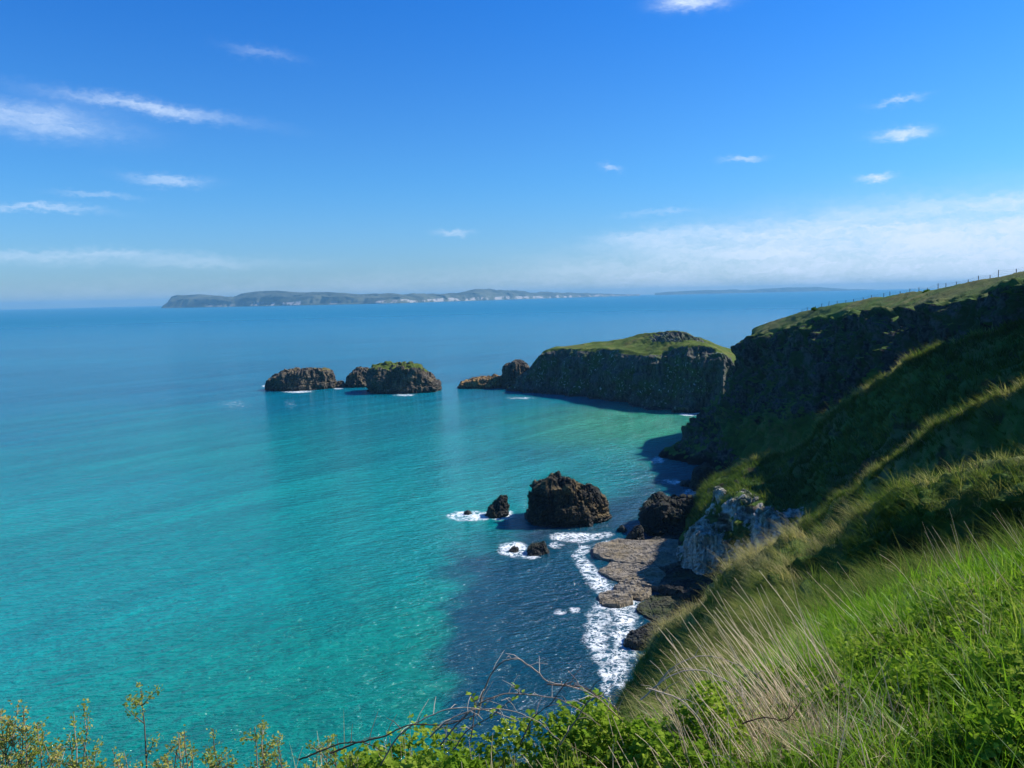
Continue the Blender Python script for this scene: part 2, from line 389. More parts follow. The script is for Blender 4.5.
# foam: breakers round the rocks and the wash along the shore
foam = np.zeros(len(SP))
def foam_ell(px, py, a, b, k=1.0):
    global foam
    c = at_z(px, py)[:2]; e1 = at_z(px + a, py)[:2] - c; e2 = at_z(px, py + b)[:2] - c
    q = np.linalg.norm((SP - c) @ np.linalg.inv(np.stack([e1, e2])), axis=1)
    foam = np.maximum(foam, k * (1 - smooth(q, 0.35, 1.35)))
def foam_line(L, w, k=1.0):
    global foam
    d, t = dist_polyline(SP, wpx(L)); ww = np.interp(t, np.arange(len(w)), w)
    foam = np.maximum(foam, k * (1 - smooth(d / ww, 0.25, 1.3)))
for e in [(470, 516, 26, 6, .95), (500, 515, 16, 6, .9), (514, 549, 17, 9, 1), (528, 556, 14, 4, .7), (575, 537, 32, 6, .85), (556, 545, 10, 4, .6),
          (601, 535, 16, 4, .6), (270, 386, 9, 2, .9), (297, 391.5, 16, 1.6, 1), (338, 388, 6, 1.6, .8), (405, 395, 14, 1.5, .6), (690, 414, 12, 2.2, 1), (683, 410, 10, 1.5, .6), (720, 416, 5, 1.5, .8), (707, 428, 5, 1.5, .7),
          (658, 460, 9, 5, .6), (672, 482, 14, 4, .55), (690, 492, 10, 5, .6), (660, 500, 10, 3, .4), (560, 612, 8, 4, .55), (575, 610, 8, 4, .6), (235, 404, 20, 6, .3), (290, 404, 8, 8, .3), (520, 398, 20, 1.4, .5)]:
    foam_ell(*e)
foam_line([(585, 547), (578, 556), (590, 572), (606, 590), (622, 612)], [2.2, 2.2, 2.8, 3.4, 2.6], .70)
foam_line([(612, 592), (600, 615), (596, 640), (606, 662), (608, 680), (606, 694)], [2.8, 3.6, 3.3, 2.4, 1.6, 1.0], .60)
foam_line([(640, 585), (628, 610), (622, 640), (626, 655)], [2.4, 3.2, 3.2, 2.4], .65)
foam_line([(635, 545), (620, 540), (600, 545)], [1.5, 2, 2], .6)
foam_line([(612, 655), (622, 668), (618, 686)], [2.6, 2.6, 1.6], .55)

m_sea, nt, out = new_mat('sea_water'); P = pos(nt)
bed = nt.attr('bed', 'Color')
dcam = nt.vmath('LENGTH', P, out=1)
swr = R(40)
# swell trains, chop and ripples
swell = nt.noise(nt.rotscale(P, (0.010, 0.060, 1), R(50)), 1.0, 3, 0.5)
chop = nt.noise(nt.rotscale(P, (0.14, 0.40, 1), R(22)), 1.0, 4, 0.6)
mid_ = nt.noise(nt.rotscale(P, (0.34, 0.95, 1), R(10)), 1.0, 4, 0.6)
rip = nt.noise(nt.rotscale(P, (0.8, 2.0, 1), R(16)), 1.0, 3, 0.6)
fade = nt.remap(dcam, 150, 1500, 1.0, 0.8)
hgt = nt.math('ADD', nt.math('ADD', nt.math('MULTIPLY', swell, 2.6), nt.math('MULTIPLY', mid_, 1.35)), nt.math('ADD', nt.math('MULTIPLY', chop, 1.9), nt.math('MULTIPLY', rip, 0.7)))
nb = nt.new('ShaderNodeBump', inp={'Height': nt.math('MULTIPLY', hgt, fade), 'Strength': 1.0, 'Distance': 0.75}).outputs[0]
# water body: swell and wavelet light painted into the colour as paler bands
streaks = nt.noise(nt.rotscale(P, (0.007, 0.055, 1), R(50)), 1.0, 5, 0.62)
lanes = nt.noise(nt.rotscale(P, (0.0010, 0.0075, 1), R(8)), 1.0, 5, 0.62)
c = nt.mix(nt.remap(streaks, 0.35, 0.65), nt.mix(1.0, bed, (0.82, 0.86, 0.89, 1), 'MULTIPLY'), nt.mix(1.0, bed, (1.20, 1.15, 1.13, 1), 'MULTIPLY'))
c = nt.mix(nt.remap(nt.math('ADD', nt.math('MULTIPLY', mid_, .5), nt.math('MULTIPLY', chop, .5)), 0.36, 0.64), nt.mix(1.0, c, (0.84, 0.87, 0.90, 1), 'MULTIPLY'), nt.mix(1.0, c, (1.16, 1.13, 1.12, 1), 'MULTIPLY'))
c = nt.mix(nt.remap(lanes, 0.35, 0.65), nt.mix(1.0, c, (0.90, 0.92, 0.95, 1), 'MULTIPLY'), nt.mix(1.0, c, (1.10, 1.08, 1.06, 1), 'MULTIPLY'))
fn = nt.noise(P, 0.34, 6, 0.60)
fw = nt.vmath('ADD', P, nt.scale(nt.noise(P, 0.35, 4, 0.6, 0, 1), 5.0))
def strings(sc, th):
    return nt.remap(nt.math('ABSOLUTE', nt.math('SUBTRACT', nt.noise(fw, sc, 4, 0.55), 0.5)), th, th * .15)
lace = nt.math('MAXIMUM', strings(0.26, 0.045), nt.math('MULTIPLY', strings(0.7, 0.06), 0.8))
fa = nt.attr('foam')
dense = nt.remap(nt.math('ADD', nt.math('MULTIPLY', fa, 0.36), nt.math('MULTIPLY', nt.math('SUBTRACT', fn, 0.5), 3.2)), 0.42, 1.0)
fm = nt.math('MULTIPLY', nt.math('MAXIMUM', dense, nt.math('MULTIPLY', lace, nt.remap(nt.math('ADD', fa, nt.math('MULTIPLY', nt.math('SUBTRACT', fn, 0.5), 1.2)), 0.25, 0.75))), nt.remap(fa, 0.03, 0.25))
# rare small whitecaps
wc = nt.math('MULTIPLY', nt.remap(nt.noise(nt.rotscale(P, (0.10, 0.35, 1), R(15)), 1.0, 5, 0.65), 0.735, 0.77), nt.remap(nt.noise(P, 0.012, 2, 0.5), 0.5, 0.62))
fm = nt.math('MAXIMUM', fm, nt.math('MULTIPLY', wc, 0.55))
veil = nt.math('MULTIPLY', nt.remap(nt.attr('foam'), 0.1, 0.9), 0.30)
c = nt.mix(veil, c, (0.12, 0.30, 0.40, 1))
b = nt.new('ShaderNodeBsdfPrincipled', inp={'Base Color': c, 'Roughness': nt.remap(dcam, 250, 4000, 0.11, 0.34), 'IOR': 1.333, 'Specular IOR Level': 0.5, 'Normal': nb})
fo = nt.new('ShaderNodeBsdfDiffuse', inp={'Color': (0.80, 0.82, 0.82, 1), 'Normal': bump(nt, fn, 0.5, 0.6)})
mx = nt.new('ShaderNodeMixShader', inp={0: fm, 1: b.outputs[0], 2: fo.outputs[0]})
nt.l.new(mx.outputs[0], out.inputs[0])
nr, nc = SX.shape
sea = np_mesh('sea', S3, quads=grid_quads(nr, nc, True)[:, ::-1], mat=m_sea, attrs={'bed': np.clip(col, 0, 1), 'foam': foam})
tag(sea, 'turquoise sea with a darker strip of weed and painted shade along the shore', 'sea', kind='structure')

# ------------------------------------------------------------------ headland (far cliff on the right)
W_ = lambda *a: np.array(a, float)
def px_rail(L): return np.array([at(*p) if len(p) == 3 else W_(*p[1:]) for p in L])
WD = 'w'
h_sky = px_rail([(WD, 160, 350, 30), (752, 329, 318), (790, 315, 292), (830, 304.5, 262), (875, 297, 236), (925, 290, 208), (980, 279.5, 180), (1030, 268, 158), (1120, 246, 130), (1300, 210, 100)])
h_edge = px_rail([(WD, 138, 345, 33), (752, 337, 300), (792, 328, 268), (835, 316, 238), (880, 312, 208), (930, 307, 178), (980, 296, 152), (1030, 284, 132), (1120, 268, 106), (1300, 240, 82)])
h_mid = px_rail([(WD, 130, 347, 14), (734, 400, 297), (768, 404, 262), (815, 395, 225), (868, 372, 197), (920, 348, 172), (980, 338, 150), (1040, 332, 130), (1130, 330, 108), (1300, 320, 86)])
h_foot = px_rail([(WD, 126, 348, 2), (670, 456, 277), (722, 465, 257), (765, 465, 236), (810, 452, 212), (870, 430, 180), (930, 420, 150), (1000, 410, 128), (1100, 410, 104), (1300, 400, 84)])
h_sea = h_foot + np.array([-6, -4, -9]); h_sea[:, 2] = -5; h_sea[1] = at_z(655, 466, -5); h_sea[0] = W_(122, 352, -5)
h_back = h_sky + np.array([26, 24, -3]); h_in = h_sky + np.array([120, 70, 4]); h_in[0] = W_(190, 380, -5); h_in[1] = W_(190, 360, 20); h_back[0] = W_(175, 362, 20)
hg, hv = loft([h_in, h_back, h_sky, h_edge, h_mid, h_foot, h_sea], 46, [10, 14, 26, 70, 50, 10], 2)
n = grid_normals(hg)
if n[hv.searchsorted(2.5), 200, 2] < 0: n = -n
V_ = hv[:, None] * np.ones(hg.shape[1])
cliff = smooth(V_, 2.9, 3.15) * (1 - 0.25 * smooth(V_, 5, 6))
pc = hg * np.array([1 / 9, 1 / 9, 1 / 34]); pf = hg * np.array([1 / 2.6, 1 / 2.6, 1 / 9])
d = cliff * (1 - .5 * smooth(V_, 4.3, 5)) * (-2.6 + 3.8 * ridged(pc, 3, 3) + 1.0 * ridged(pf, 3, 8) + 0.5 * fbm(hg / 1.3, 3, 12) + 2.2 * fbm(hg / 30, 2, 2) + 1.5 * ridged((hg + 3 * fbm(hg / 9, 2, 18)[..., None]) * np.array([1 / 45, 1 / 45, 1 / 7]), 2, 19) - .5)
d += (1 - cliff) * (0.35 * fbm(hg / 7, 4, 5) + 0.12 * fbm(hg / 1.5, 2, 7)) * smooth(V_, 1.0, 2.5)
edge = np.exp(-((V_ - 2.95) / 0.16) ** 2); d += edge * 1.3 * fbm(hg / 5, 3, 21)
hg2 = hg + n * d[..., None]
nz = np.abs(grid_normals(hg2)[..., 2])
rk = cliff * (1 - smooth(nz, 0.55, 0.85)) + 0.25 * cliff
gr_low = smooth(V_, 3.7, 4.6) * smooth(hg2[..., 0] - 0.05 * hg2[..., 1] + 5 * fbm(hg / 9, 2, 28), 52, 64)          # green apron below the cliff
rk = rk * (1 - 0.75 * gr_low)
headland = np_mesh('headland', hg2, quads=grid_quads(*hg2.shape[:2]), mat=M_head,
                   attrs={'rock': rk.ravel(), 'dry': (0.5 * (1 - cliff) * smooth(fbm(hg / 12, 3, 44), -.3, .6)).ravel(), 'soil': np.zeros(hg2[..., 0].size)})
tag(headland, 'long dark grassy topped basalt headland closing the cove on the right', 'headland', kind='structure')

# ------------------------------------------------------------------ hillside running from the mid ridge to the viewpoint
c1 = px_rail([(1300, 265, 112), (1120, 290, 125), (1000, 330, 138), (930, 352, 147), (880, 382, 160), (850, 405, 170), (815, 433, 180), (775, 455, 190), (740, 467, 198), (715, 480, 203), (702, 490, 206), (690, 508, 206)])
c0 = c1 + np.array([6, 14, -9]); c0[-3:, 2] = -3
c2 = px_rail([(1300, 300, 92), (1120, 345, 102), (1040, 395, 112), (975, 423, 120), (910, 446, 132), (865, 464, 140), (825, 485, 146), (792, 505, 149), (762, 503, 152), (732, 500, 157), (714, 508, 163), (702, 522, 167)])
c3 = px_rail([(1300, 350, 80), (1120, 430, 90), (1060, 470, 98), (980, 490, 106), (910, 515, 115), (870, 545, 124), (830, 572, 132), (795, 585, 139), (758, 592, 144), (728, 592, 150), (712, 587, 155), (703, 579, 158)])
d1 = px_rail([(1400, 130, 62), (1160, 300, 66), (1024, 389, 70), (985, 398, 73), (955, 411, 75), (926, 434, 78), (900, 454, 80), (870, 474, 83), (845, 493, 86), (800, 530, 92), (750, 580, 98), (700, 640, 104)])  # unseen right end raised to shade the ridge face
d0 = d1 + np.array([5, 12, -6]); d0[-1, 2] = max(d0[-1, 2], 2)
v1 = px_rail([(1400, 260, 57), (1160, 390, 60), (1024, 470, 63.5), (985, 477, 66), (950, 488, 68), (915, 502, 70), (885, 516, 72), (850, 535, 74.5), (815, 560, 77), (770, 600, 82), (720, 650, 87), (660, 720, 92)])
e1 = px_rail([(1400, 330, 21), (1160, 420, 23), (1024, 461, 25), (985, 470, 26), (940, 484, 27), (900, 499, 29), (860, 514, 30), (828, 538, 31.5), (790, 545, 33), (725, 588, 36), (665, 640, 39), (622, 705, 41)])
e0 = e1 + np.array([4, 9, -5.5])
eb = px_rail([(1400, 400, 19.5), (1160, 470, 21.3), (1024, 497, 23.3), (985, 503, 24.1), (940, 512, 25.1), (900, 524, 26.6), (860, 540, 27.2), (828, 560, 28.4), (790, 570, 29.4), (725, 612, 32), (665, 664, 35), (622, 726, 37.5)])
e2 = px_rail([(1400, 470, 18.6), (1160, 530, 20.4), (1024, 553, 22.4), (985, 556, 23.2), (940, 562, 24.1), (900, 574, 25.2), (860, 586, 25.4), (820, 600, 26), (780, 620, 26.6), (720, 660, 28), (665, 705, 30), (610, 770, 33)])
f0 = px_rail([(1400, 520, 10), (1160, 580, 11), (1024, 590, 12), (985, 596, 12), (940, 606, 12), (900, 618, 12.2), (860, 632, 12.6), (820, 646, 13), (775, 665, 13.5), (715, 700, 14), (650, 750, 14.5), (570, 830, 15)])
f1 = px_rail([(1400, 480, 4.6), (1160, 530, 5.6), (1024, 558, 6), (985, 566, 6.2), (940, 580, 6.5), (900, 594, 6.8), (860, 611, 7.1), (820, 632, 7.2), (775, 668, 7.0), (715, 722, 6.6), (650, 775, 6.3), (560, 835, 6.2)])
g1 = px_rail([(1900, 640, 2.2), (1300, 700, 2.7), (1060, 722, 2.9), (1000, 730, 3.0), (930, 742, 3.1), (850, 755, 3.2), (770, 768, 3.3), (690, 775, 3.35), (600, 782, 3.4), (450, 800, 3.45), (200, 812, 3.5), (-150, 820, 3.6)])
k1 = np.array([(14, .8, 58.9), (6, .7, 58.7), (3.5, .6, 58.5), (2.8, .6, 58.45), (2.2, .5, 58.4), (1.6, .5, 58.4), (1.0, .5, 58.4), (.4, .5, 58.35), (-.3, .5, 58.3), (-1.2, .5, 58.3), (-3, .5, 58.2), (-8, .5, 58.0)], float)
k2 = k1 + np.array([0, -30, 1.5]); k3 = k1 + np.array([0, -300, 4.0])
rails = [c0, c1, c2, c3, d0, d1, v1, e0, e1, eb, e2, f0, f1, g1, k1, k2, k3]
full = []
for i, r in enumerate(rails):
    inl = r[0] + np.array([150, 60 if i < 5 else 25, 12 + 2 * i if i < 7 else 6]);  # unseen inland ends, lifted on the far rails to shade the slopes
    end = r[-1].copy()
    if i < 4: end += np.array([-7, -1, 0]); end[2] = -6
    elif i < 13: end += np.array([-10 - 1.2 * (end[2] * 0.35), 4, 0]); end[2] = -6
    else: end += np.array([-60, 20, 0]); end[2] = -6
    full.append(np.vstack([inl[None], r, end[None]]))
NA = [14] + [44] * 11 + [30]
NX = [14, 50, 60, 12, 16, 40, 10, 16, 30, 34, 16, 24, 40, 30, 8, 8]
G, gv = loft(full, NA, NX, 2)
n = grid_normals(G); 
if n[gv.searchsorted(12.5), 250, 2] < 0: n = -n
VV = gv[:, None] * np.ones(G.shape[1])
ii = np.arange(G.shape[1])[None, :] * np.ones((G.shape[0], 1)); st = np.interp(ii, np.concatenate([[0], np.cumsum(NA)]), np.arange(len(NA) + 1))
amp = np.interp(VV, [0, 1, 2, 3, 4, 5, 6, 7, 8, 9, 10, 11, 12, 13, 14, 16], [1.2, 0.6, 1.6, 1.8, 1, .7, 1.1, .8, .42, .55, .6, .3, .06, .05, .03, .3])
lscale = np.interp(VV, [0, 3, 5, 7, 8, 11, 12, 13, 16], [11, 9, 7, 5, 2.6, 2.0, .9, .7, 8])
dn = amp * fbm(G / lscale[..., None], 4, 61, 0.55)
dn += amp * 0.6 * ridged(G / (lscale[..., None] * 0.6), 2, 67) * (VV < 11)
limz = smooth(VV, 1.95, 2.1) * (1 - smooth(VV, 3.0, 3.2)) * smooth(st, 7.2, 8.2)
dn += limz * (1.0 * ridged(G * np.array([1 / 3.2, 1 / 3.2, 1 / 6]), 3, 69) + .5 * ridged(G / 1.1, 2, 70))
# vegetated terraces on the dark slope
G2 = G + n * dn[..., None]
nz = np.abs(grid_normals(G2)[..., 2])
low = (1 - smooth(G2[..., 2], 1.5, 4.0)) * (VV < 8)
rkh = np.maximum(low, 0.36 * (VV < 4) * smooth(fbm(G / 8, 3, 90), .2, .8))
lime = limz * smooth(fbm(G * np.array([1 / 3.5, 1 / 3.5, 1 / 6]), 3, 93) + .9 * (.8 - nz), -.2, .2)
scar = .8 * (VV < 7) * (VV > 1.15) * smooth(fbm(G * np.array([1 / 5, 1 / 5, 1 / 2.2]), 4, 17), .42, .75)
soil = np.exp(-((VV - 10.0) / 0.55) ** 2) * (1 - smooth(st, 7.0, 9.0)) * smooth(fbm(G / 1.2, 3, 77) + .75, 0.2, 1.0)
soil = np.maximum(soil, scar)
dry = np.exp(-((VV - 5) / 0.25) ** 2) * .5 + np.exp(-((VV - 8.05) / 0.35) ** 2) * .35
dry = np.where(VV < 4, .55 * smooth(fbm(G / 14, 4, 16), -.1, .6), dry)
dry = np.clip(dry + 0.5 * smooth(fbm(G / 4, 3, 15), .2, .9) * (VV > 4) * (VV < 11), 0, .8)
hill = np_mesh('hillside', G2, quads=grid_quads(*G2.shape[:2]), mat=M_hill, attrs={'rock': rkh.ravel(), 'soil': soil.ravel() * .95, 'dry': dry.ravel(), 'lime': lime.ravel()})
tag(hill, 'steep grassy hillside falling from the viewpoint to the shore', 'hillside', kind='structure')
Nh = grid_normals(G2); Nh = np.where(Nh[..., 2:] < 0, -Nh, Nh)

# ------------------------------------------------------------------ rocks
def rock_grid(poly, H, seed, z0=0.0, rim=0.82, amp=0.9, lam=4.0, colw=0.0, nth=150, nside=46, ntop=26, steep=1.0, dome=0.06, base=-3.0, jag=.10, cuts=14, terrace=0.0):
    """craggy rock on a footprint polygon (world xy); H = [(u, height)] along the camera-right axis, u in -1..1"""
    poly = np.asarray(poly); c = poly.mean(0); q = poly - c
    th = np.linspace(0, 2 * np.pi, nth, endpoint=False)
    pa = np.arctan2(q[:, 1], q[:, 0]); pr = np.linalg.norm(q, axis=1); o = np.argsort(pa); pa, pr = pa[o], pr[o]
    rr = np.interp(th, np.concatenate([pa - 2 * np.pi, pa, pa + 2 * np.pi]), np.tile(pr, 3))
    k = np.ones(5) / 5; rr = np.convolve(np.tile(rr, 3), k, 'same')[nth:2 * nth]
    hx = np.abs(rr * np.cos(th)).max()
    hu = np.array([a for a, b in H]); hh = np.array([b for a, b in H])
    def hfun(x, y):
        q3 = np.stack([x, y, 0 * x], 1); h = np.interp(x / hx, hu, hh) * (1 + jag * fbm(q3 / (lam * .55), 3, seed + 40))
        if terrace: w = fbm(q3 * np.array([1 / (lam * 1.6), 1 / (lam * .55), 0]), 3, seed + 41); h = h + terrace * np.round(w * 3) / 2
        return np.maximum(h, .1)
    rows = []
    for t in np.linspace(0, 1, nside):
        s = 1.0 - (1 - rim) * t ** steep; x = rr * s * np.cos(th); y = rr * s * np.sin(th)
        h = hfun(x, y); rows.append(np.stack([c[0] + x, c[1] + y, z0 + base + t * (h * 0.97 - base)], 1))
    for t in np.linspace(0, 1, ntop)[1:]:
        s = rim * (1 - t) + 1e-3; x = rr * s * np.cos(th); y = rr * s * np.sin(th)
        h = hfun(x, y); rows.append(np.stack([c[0] + x, c[1] + y, z0 + h * (0.97 + dome * (1 - (1 - t) ** 2))], 1))
    G = np.array(rows)
    Gp = np.concatenate([G[:, -1:], G, G[:, :1]], 1); n = grid_normals(Gp)[:, 1:-1]
    ctr = np.array([c[0], c[1], z0 + 0.3 * hh.max()])
    flip = np.sign(((G - ctr) * n).sum(-1).mean()); n = n * flip
    pz = np.array([1, 1, 0.22 if colw else 0.8])
    d = amp * (0.55 * fbm(G / lam, 4, seed) + 0.45 * ridged(G / (lam * .8), 3, seed + 9)) + amp * 0.3 * ridged(G / (lam * .22), 2, seed + 5)
    if colw: d = d + colw * ridged(G * pz / (lam * .35), 2, seed + 3)
    d *= np.linspace(1, 0.85, G.shape[0])[:, None]
    d -= .45 * amp * np.exp(-(vnoise(G / (lam * np.array([.55, .55, 1.1 if colw else .5])), seed + 50) / .09) ** 2) + .3 * amp * np.exp(-(vnoise(G / (lam * .3), seed + 51) / .10) ** 2)
    d[-3:] = d[-3:].mean()
    rs = np.random.default_rng(seed); sz = np.array([hx, rr.max(), hh.max()])
    for _ in range(cuts):
        a = rs.uniform(0, 2 * np.pi); zz = rs.uniform(-.05, .12) if colw else rs.uniform(-.1, .30); nn = np.array([math.cos(a), math.sin(a), zz]); nn /= np.linalg.norm(nn)
        pr_ = (G - ctr) @ nn; off = np.percentile(pr_, 99) * rs.uniform(.86, .98)
        G = G - np.array([nn[0], nn[1], 0]) * np.maximum(0, pr_ - off)[..., None]
    G = G + n * d[..., None]
    qd = grid_quads(G.shape[0], nth, True)
    if flip < 0: qd = qd[:, ::-1]
    return G.reshape(-1, 3), qd, n.reshape(-1, 3)
def largest_patch(m, wrap):
    lab = np.where(m, np.arange(m.size).reshape(m.shape) + 1, 0)
    while True:
        n = lab.copy()
        n[1:] = np.maximum(n[1:], lab[:-1]); n[:-1] = np.maximum(n[:-1], lab[1:])
        n[:, 1:] = np.maximum(n[:, 1:], lab[:, :-1]); n[:, :-1] = np.maximum(n[:, :-1], lab[:, 1:])
        if wrap: n[:, 0] = np.maximum(n[:, 0], lab[:, -1]); n[:, -1] = np.maximum(n[:, -1], lab[:, 0])
        n = np.where(m, n, 0)
        if (n == lab).all(): break
        lab = n
    u, c = np.unique(lab[lab > 0], return_counts=True)
    return lab == u[c.argmax()] if len(u) else m
def face_up(V, q):
    a, b, c, d = V[q[:, 0]], V[q[:, 1]], V[q[:, 2]], V[q[:, 3]]
    n = np.cross(c - a, d - b); n /= np.linalg.norm(n, axis=1, keepdims=True) + 1e-9
    return n[:, 2], (a + b + c + d)[:, 2] / 4
def ell(px0, px1, pyf, depth, n=24, skew=0.0, z=0.0, pw=.72):
    """elliptic footprint: left and right px at the front water line pyf, depth in metres"""
    a, b = at_z(px0, pyf, z)[:2], at_z(px1, pyf, z)[:2]; m = (a + b) / 2; w = (b[0] - a[0]) / 2
    t = np.linspace(0, 2 * np.pi, n, endpoint=False)
    x = np.sign(np.cos(t)) * np.abs(np.cos(t)) ** pw * w; y = np.sin(t) * depth / 2 + depth / 2
    return np.stack([m[0] + x + skew * y, m[1] + y], 1)
def hpx(px, py, Y): return at(px, py, Y)[2]
def simple_rock(name, label, cat, poly, H, seed, mat, group=None, **kw):
    V, q, _ = rock_grid(poly, H, seed, **kw)
    b = np.array([*np.asarray(poly).mean(0), kw.get('z0', 0.0)])
    o = np_mesh(name, V - b, quads=q, mat=mat, smooth_shade=False); o.location = tuple(b)
    return tag(o, label, cat, group)
def capped_rock(name, label, cat, poly, H, seed, mat, mat2, cut=0.62, hmin=0.6, group=None, **kw):
    V, q, _ = rock_grid(poly, H, seed, **kw)
    up, zc = face_up(V, q); hm = max(b for a, b in H)
    msk = (up > cut) & (zc > hmin * hm)
    # keep the cap one ragged patch: majority filter over the ring grid
    nth = kw.get('nth', 150); mg = msk.reshape(-1, nth).astype(float)
    for _ in range(3):
        mg = (mg + np.roll(mg, 1, 1) + np.roll(mg, -1, 1) + np.vstack([mg[1:], mg[-1:]]) + np.vstack([mg[:1], mg[:-1]])) / 5
    msk = largest_patch(mg > .5, True).ravel()
    root = empty(name, (*np.asarray(poly).mean(0), 0)); tag(root, label, cat, group)
    split_mesh(root, V, q, msk, ('rock_body', 'grass_cap'), (mat, mat2))
    return root

# three stacks offshore
Yl = at_z(298, 391)[1]
capped_rock('sea_stack', 'long low brown stack furthest left offshore, sloping down to the left', 'sea stack', ell(254, 333, 391, 24, skew=.1),
            [(-1, 1.26), (-0.8, 4.2), (-0.6, 7.56), (-0.4, 10.92), (-0.1, 11.93), (0.6, 12.18), (0.9, 11.76), (1, 9.24)], 11, M_stack,
            grass_top_mat('dry_cap', green=(.13, .11, .04), dark=(.08, .065, .03), tan=(.2, .155, .075)), cut=.72, hmin=.8, group='rock stacks standing offshore', rim=.80, amp=1.6, lam=7, colw=.9, jag=.05)
simple_rock('sea_stack', 'smallest rounded stack between two bigger offshore stacks', 'sea stack', ell(343, 373, 387.5, 16),
            [(-1, 3), (-.6, 8), (-.1, 10.5), (.5, 10.5), (1, 5)], 12, M_stack, group='rock stacks standing offshore', rim=.72, amp=1.4, lam=6, colw=.8, nth=110)
simple_rock('sea_rock', 'low jagged rock just left of the smallest offshore stack', 'rock', ell(330, 345, 388, 8), [(-1, 1.5), (0, 3.5), (.5, 4), (1, 2)], 14, M_stack,
            rim=.6, amp=1.0, lam=3, nth=70, nside=24, ntop=14)
capped_rock('sea_stack', 'tallest offshore stack with a flat green top and a skirt of rubble on its right', 'sea stack', ell(357, 447, 394, 30, skew=-.1),
            [(-1, 7.02), (-0.85, 13.26), (-0.62, 15.21), (-0.5, 15.99), (0.2, 15.99), (0.4, 15.21), (0.5, 10.92), (0.75, 5.46), (1, 1.56)], 13, M_stack, M_capgrass, cut=.5, hmin=.72, jag=.04, group='rock stacks standing offshore', rim=.84, amp=1.7, lam=8, colw=1.1)

# the big island at the head of the cove
fx = [(526, 392), (545, 393), (580, 396), (618, 402), (655, 408.5), (690, 412.5), (716, 414), (740, 415), (775, 414)]
foot = np.array([at_z(a, b, 0) for a, b in fx])
eg = [(533, 364, 8), (547, 351.5, 10), (580, 349, 12), (618, 350.5, 13), (655, 353, 13), (692, 346, 14), (714, 348, 15), (733, 362, 17), (765, 385, 18)]
i_edge = np.array([at(a, b, foot[k][1] + dy) for k, (a, b, dy) in enumerate(eg)])
sk = [(536, 360, 20), (549, 350, 30), (585, 344, 45), (622, 338.5, 52), (648, 333, 58), (670, 331, 56), (700, 338, 48), (736, 351, 40), (770, 370, 35)]
i_sky = np.array([at(a, b, foot[k][1] + dy) for k, (a, b, dy) in enumerate(sk)])
i_sea = foot + np.array([-1, -3, -4]); i_back = i_sky + np.array([0, 14, -4]); i_bs = i_sky + np.array([2, 32, 0]); i_bs[:, 2] = -4
i_mid = foot * 0.72 + i_edge * 0.28; i_mid[:, 1] += 1.5
def endcap(r, s): # taper the ends of each rail into the sea
    a = r[0] + np.array([-9 - s, 10, 0]); a[2] = -4; b = r[-1] + np.array([14, 8, 0]); b[2] = -4
    return np.vstack([a, r, b])
ig, iv = loft([endcap(r, s) for r, s in ((i_bs, 0), (i_back, 1), (i_sky, 2), (i_edge, 2), (i_mid, 2), (foot, 2), (i_sea, 3))], 30, [18, 10, 34, 44, 20, 6], 1)
n = grid_normals(ig); n = n if n[iv.searchsorted(2.5), 150, 2] > 0 else -n
VI = iv[:, None] * np.ones(ig.shape[1]); cl = np.maximum(smooth(VI, 2.9, 3.2), 1 - smooth(VI, .9, 1.3))
d = cl * (-.8 + 3.4 * ridged(ig * np.array([1 / 14, 1 / 14, 1 / 36]), 3, 71) + 1.0 * ridged((ig + 2 * fbm(ig / 8, 2, 78)[..., None]) * np.array([1 / 40, 1 / 40, 1 / 6]), 2, 77) + .9 * ridged(ig * np.array([1 / 3, 1 / 3, 1 / 10]), 3, 72) + .5 * fbm(ig / 1.5, 2, 73) + 1.6 * fbm(ig / 25, 2, 74))
d += (1 - cl) * (0.8 * fbm(ig / 9, 4, 75))
knob = np.exp(-(((ig[..., 0] - at(672, 340, 440)[0]) / 13) ** 2 + ((VI - 2.35) / .35) ** 2))
d += knob * (1.1 * ridged(ig * np.array([1 / 2.5, 1 / 2.5, 1 / 9]), 3, 76))
ig2 = (ig + n * d[..., None]).reshape(-1, 3); iq = grid_quads(*ig.shape[:2])
up, zc = face_up(ig2, iq); up = np.abs(up)
kn = knob[:-1, :-1].ravel(); clq = cl[:-1, :-1].ravel()
msk = (up > .62) & (clq < .6) & ~((kn > .35) & (up < .93)) & (zc > 8)
mg = msk.reshape(ig.shape[0] - 1, -1).astype(float)
for _ in range(3): mg = (mg + np.roll(mg, 1, 1) + np.roll(mg, -1, 1) + np.vstack([mg[1:], mg[-1:]]) + np.vstack([mg[:1], mg[:-1]])) / 5
root = empty('rocky_island', (*foot.mean(0)[:2], 0)); tag(root, 'large steep dark island with a sunlit green crown across the cove', 'island')
split_mesh(root, ig2, iq, largest_patch(mg > .5, False).ravel(), ('rock_body', 'grass_cap'), (M_island, M_capgrass))
simple_rock('sea_rock', 'dark hump of rock at the left foot of the big island', 'rock', ell(500, 534, 389, 16), [(-1, 5), (-.6, 14), (0, 16.5), (.5, 15.5), (1, 10)], 23, M_stack, rim=.7, amp=1.4, lam=6, colw=.7)
simple_rock('rock_spit', 'low orange brown rock spit running left from the big island', 'rock', ell(450, 516, 389, 20), [(-1, 1.0), (-.6, 3.4), (-.2, 5.5), (.3, 6.5), (.7, 7), (1, 4)], 24,
            rock_mat('orange_rock', (0.06, 0.042, 0.025), (0.26, 0.17, 0.085), (0.42, 0.24, 0.06), 0.8), rim=.72, amp=1.2, lam=5)

